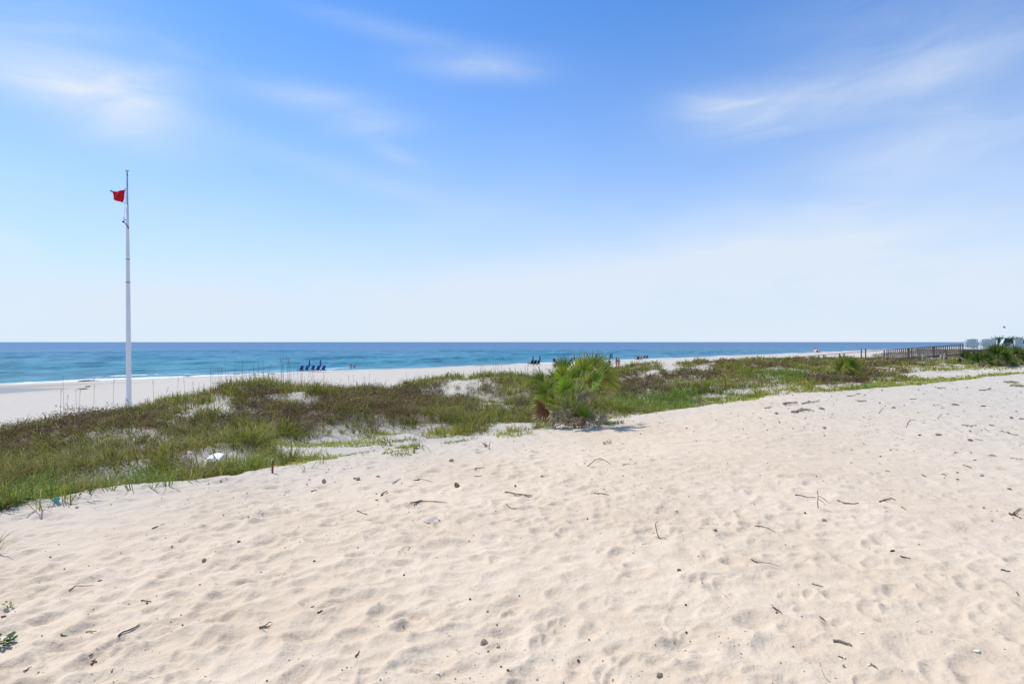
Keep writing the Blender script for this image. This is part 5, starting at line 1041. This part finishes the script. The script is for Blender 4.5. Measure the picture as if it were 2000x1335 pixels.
stick("dark squiggly twig near the right edge of the sand", [(1955, 1114), (1962, 1115), (1967, 1116.5), (1973, 1116)], .014, ST); stick("dark bent twig on the lower right edge", [(1985, 1158), (1987, 1161), (1989, 1164)], .012, ST); stick("dark crossed sticks at the right edge below the stones", [(1971, 1005), (1982, 1008), (1993, 1013)], .026, ST, None, [(2, .15, .1, .02), (1, .2, .12, .02)])
stick("thick grey driftwood branch at the crest of the sand", [(1531, 792), (1540, 791.5), (1556, 790)], .11, RK['grw'], None, [(4, -.02, -.1, .0)], "driftwood", "driftwood"); stick("long thin driftwood branch right of the thick one at the crest", [(1566, 789.5), (1578, 788), (1590, 786.5), (1600, 784.5)], .065, RK['grw'], None, [(3, -.15, -.1, .05)], "driftwood", "driftwood"); stick("forked grey driftwood piece above the middle right sand", [(1546, 807), (1556, 806), (1562, 803), (1566, 800)], .085, RK['grw'], None, [(4, .3, .1, .0), (3, .35, -.05, .0)], "driftwood", "driftwood"); stick("slim grey stick left of the thick driftwood", [(1493, 798.5), (1500, 797), (1506, 795.5)], .05, RK['grw'], None, [], "driftwood", "driftwood"); stick("thin straight stick lying across the crest right of centre", [(1653, 774.5), (1663, 774), (1672, 773)], .04, STG); stick("blocky driftwood pieces in line on the upper right sand", [(1677, 785), (1684, 785), (1692, 784.5)], .06, RK['grw'], None, [(1, .02, .3, .0)], "driftwood", "driftwood")
stick("pale straight twig on the upper right sand pointing up the slope", [(1716, 808), (1721, 801), (1726, 795)], .016, STG); stick("sharply bent pale twig on the upper right sand", [(1770, 835), (1773, 827), (1777, 821), (1784, 820.5), (1791, 822)], .02, STG); stick("thin straight twig right of the sharply bent one", [(1832, 818), (1836, 813), (1840, 808)], .016, STG); stick("long dark curved stick lying level on the upper right sand", [(1877, 831.5), (1888, 832.5), (1897, 833), (1906, 831)], .03, STG); stick("red-brown thin stick right of the long level stick", [(1932, 831), (1938, 832.5), (1943, 833)], .03, RK['red']); stick("wavy thin twig below the long level stick", [(1865, 837), (1871, 840), (1876, 844), (1882, 843.5)], .014, STG); stick("short straight twig in the upper right sand", [(1923, 837), (1928, 841), (1932, 844)], .016, STG); stick("branching dark twig near the right edge, upper sand", [(1967, 844), (1974, 848), (1981, 850), (1989, 851)], .022, ST, None, [(2, .05, .3, 0)]); stick("thin twig right of the dark stone on the upper right sand", [(1904, 858), (1911, 859), (1920, 861)], .014, STG); stick("long thin stick at the right edge, middle height", [(1974, 895), (1985, 896.5), (1998, 897)], .02, STG); stick("red-brown bent twig left of the round pale stone", [(1881, 909), (1889, 912), (1898, 915)], .018, STB); stick("dark bent twig on the right sand above the twig pair", [(1801, 928), (1805, 931), (1809, 931.5)], .018, ST); stick("short dark twig in the right sand above the curled stalk", [(1838, 927), (1844, 927), (1848, 930)], .016, ST); stick("small dark stick far up the right sand", [(1729, 920), (1734, 921), (1739, 922)], .016, ST)
stick("dark wood sliver high on the right sand below the grass", [(1832, 759.5), (1838, 759), (1846, 758.5)], .05, ST); stick("branchy stick line under the small green plants at the right", [(1913, 763.5), (1922, 762.5), (1936, 761)], .05, ST, None, [(3, .3, .2, .05)]); stick("thin dark stick high on the right sand near the crest", [(1778, 780), (1785, 780.5), (1792, 779.5)], .03, ST)
# dead branches round the palmetto's foot
stick("long grey dead branch leaning into the palmetto's foot from the left", [(1079, 838), (1092, 830), (1106, 823), (1126, 816)], .035, RK['grw'], [0, .1, .16, .22], [(3, -.2, .1, .02)], "branch", "dead_branch"); stick("dead grey branch reaching right from the palmetto's foot", [(1140, 836), (1155, 827), (1172, 821), (1190, 812)], .03, RK['grw'], [0, .08, .14, .2], [(3, .2, -.1, .0), (4, .25, .0, -.05)], "branch", "dead_branch"); stick("low forked dead branch at the palmetto's right side", [(1150, 823), (1161, 829), (1172, 833)], .028, RK['grw'], None, [(2, .25, -.1, .08), (3, .2, .2, .1)], "branch", "dead_branch"); stick("short dead branch lying under the palmetto's right fronds", [(1160, 836), (1168, 828), (1176, 824)], .024, RK['grw'], None, [(2, .2, .05, .1)], "branch", "dead_branch"); stick("thin dead stick on the sand left of the palmetto's foot", [(1083, 839), (1100, 838), (1118, 837)], .02, STG, None, [], "branch", "dead_branch")
stick("thin curved dead vine at the sand's edge in the pale swale", [(505, 893), (520, 884), (535, 880), (541, 888)], .02, ST, None, [(3, .1, .1, .05)], "branch", "dead_branch")
stick("thin dead stem bending over the sand beside the upright sprout", [(812, 880), (820, 873), (833, 872), (842, 884)], .012, STG, None)
def post(name, label, px, py, top, w, m, cat):
    p = hit(px, py); s = pxm(p); h = (py - top) * s; b = MB(); b.tube([(0, 0, -.15), (.01, 0, h * .6), (.015, 0, h)], [w * s / 2, w * s / 2, w * s * .42], 8); b.box((.015, 0, h), (w * s * .75, w * s * .75, .012)); tag(link(name, b.mesh(name), m, None, p), label, cat)
post("stake", "pale weathered wooden stake left of the palmetto's foot", 1079, 834, 811, 4.2, RK['grw'], "stake"); post("stake", "short rusty brown stake at the edge of the sand by the swale", 531, 924, 901, 4, mat("rusty_metal", (.17, .07, .035), .9, .4, 30), "stake"); post("stake", "thin grey stake in the dune grass left of the palmetto", 913, 815, 768, 2.6, GREYWOOD, "stake")
# litter
p = hit(415, 907); s = pxm(p); m = MB(); m.add([(-.11, -.11, 0), (.11, -.12, 0), (.12, .11, 0), (-.12, .12, 0), (-.10, -.09, .015), (.09, -.10, .02), (.11, .10, .07), (-.09, .11, .06), (0, -.10, .035), (.01, .11, .085)], [(0, 1, 5, 8, 4), (1, 2, 6, 5), (2, 3, 7, 9, 6), (3, 0, 4, 7), (4, 8, 9, 7), (8, 5, 6, 9)]); tag(link("takeaway_box", m.mesh("takeaway_box", False, .004), RK['white'], None, p + Vector((0, .05, .06))), "crushed white box left as litter at the edge of the grass", "litter")
p = hit(1388, 765); m = MB(); m.lathe([(.05, 0), (.055, .01), (.055, .10), (.04, .14), (.02, .16), (.02, .19)], 14); o = link("plastic_bottle", m.mesh("plastic_bottle", True), RK['white'], None, p); o.scale = (.9,) * 3; tag(o, "white plastic bottle standing in the dune grass right of the palmetto", "bottle")
p = hit(109, 980); m = MB(); m.add([(-.03, -.02, .01), (.03, -.02, .0), (.035, .02, .03), (-.02, .03, .045), (0, 0, .05)], [(0, 1, 4), (1, 2, 4), (2, 3, 4), (3, 0, 4), (3, 2, 1, 0)]); tag(link("plastic_scrap", m.mesh("plastic_scrap"), mat("turquoise_plastic", (.10, .35, .34), .4, .05), None, p), "small turquoise plastic scrap at the grass edge on the left", "litter")
# countless chips and needles of wood
def debris():
    n = 42000; az = rng.uniform(R(-52), R(49), n); r = np.exp(rng.uniform(math.log(2.4), math.log(36), n)); x, y = r * np.sin(az), r * np.cos(az); u = (y - x) / S2; v = (x + y) / S2
    cl = fbm(x * .8, y * .8, 3, 601); keep = (u < edge_u(v) + .3) & (rng.random(n) < np.clip(.40 + .9 * cl + .45 * sstep(5, 14, r) * sstep(-3, 4, x), .04, 1) * .75); x, y, r = x[keep], y[keep], r[keep]; n = len(x)
    z = ground(x, y); L = np.exp(rng.normal(math.log(.0068), .70, n)) * np.clip(r / 5, .8, 3.6); L = np.minimum(L, .020 * np.maximum(1, r / 5)); w = L * np.where(rng.random(n) < .7, rng.uniform(.14, .28, n), rng.uniform(.5, .9, n)); a = rng.uniform(0, math.pi, n)
    d = np.stack([np.cos(a), np.sin(a), rng.normal(0, .12, n)], -1); e = np.stack([-np.sin(a), np.cos(a), 0 * a], -1); P = np.stack([x, y, z + w * .2], -1); hgt = np.minimum(w, .012 * np.maximum(r / 6, 1)) * .6
    V = np.stack([P - d * (L / 2)[:, None], P - e * (w / 2)[:, None], P + d * (L / 2)[:, None], P + e * (w / 2)[:, None], P + np.array([0, 0, 1.0]) * hgt[:, None]], 1)
    f = np.array([[0, 1, 4], [1, 2, 4], [2, 3, 4], [3, 0, 4]]); Fc = (np.arange(n)[:, None, None] * 5 + f).reshape(-1, 3)
    col = pick([(.085, .065, .05), (.05, .042, .038), (.15, .10, .07), (.20, .17, .14), (.16, .08, .05), (.72, .70, .66), (.30, .27, .24)], n, [3, 1.6, 3, 4, 1.2, .3, 2.5])
    tag(link("wood_chips", mesh_np("wood_chips", V.reshape(-1, 3), [Fc], np.repeat(col, 5, 0)), leaf_mat("chip", 0.0, .9, .1)), "countless small chips of wood and twig strewn over the sand", "debris", kind="stuff")
debris()
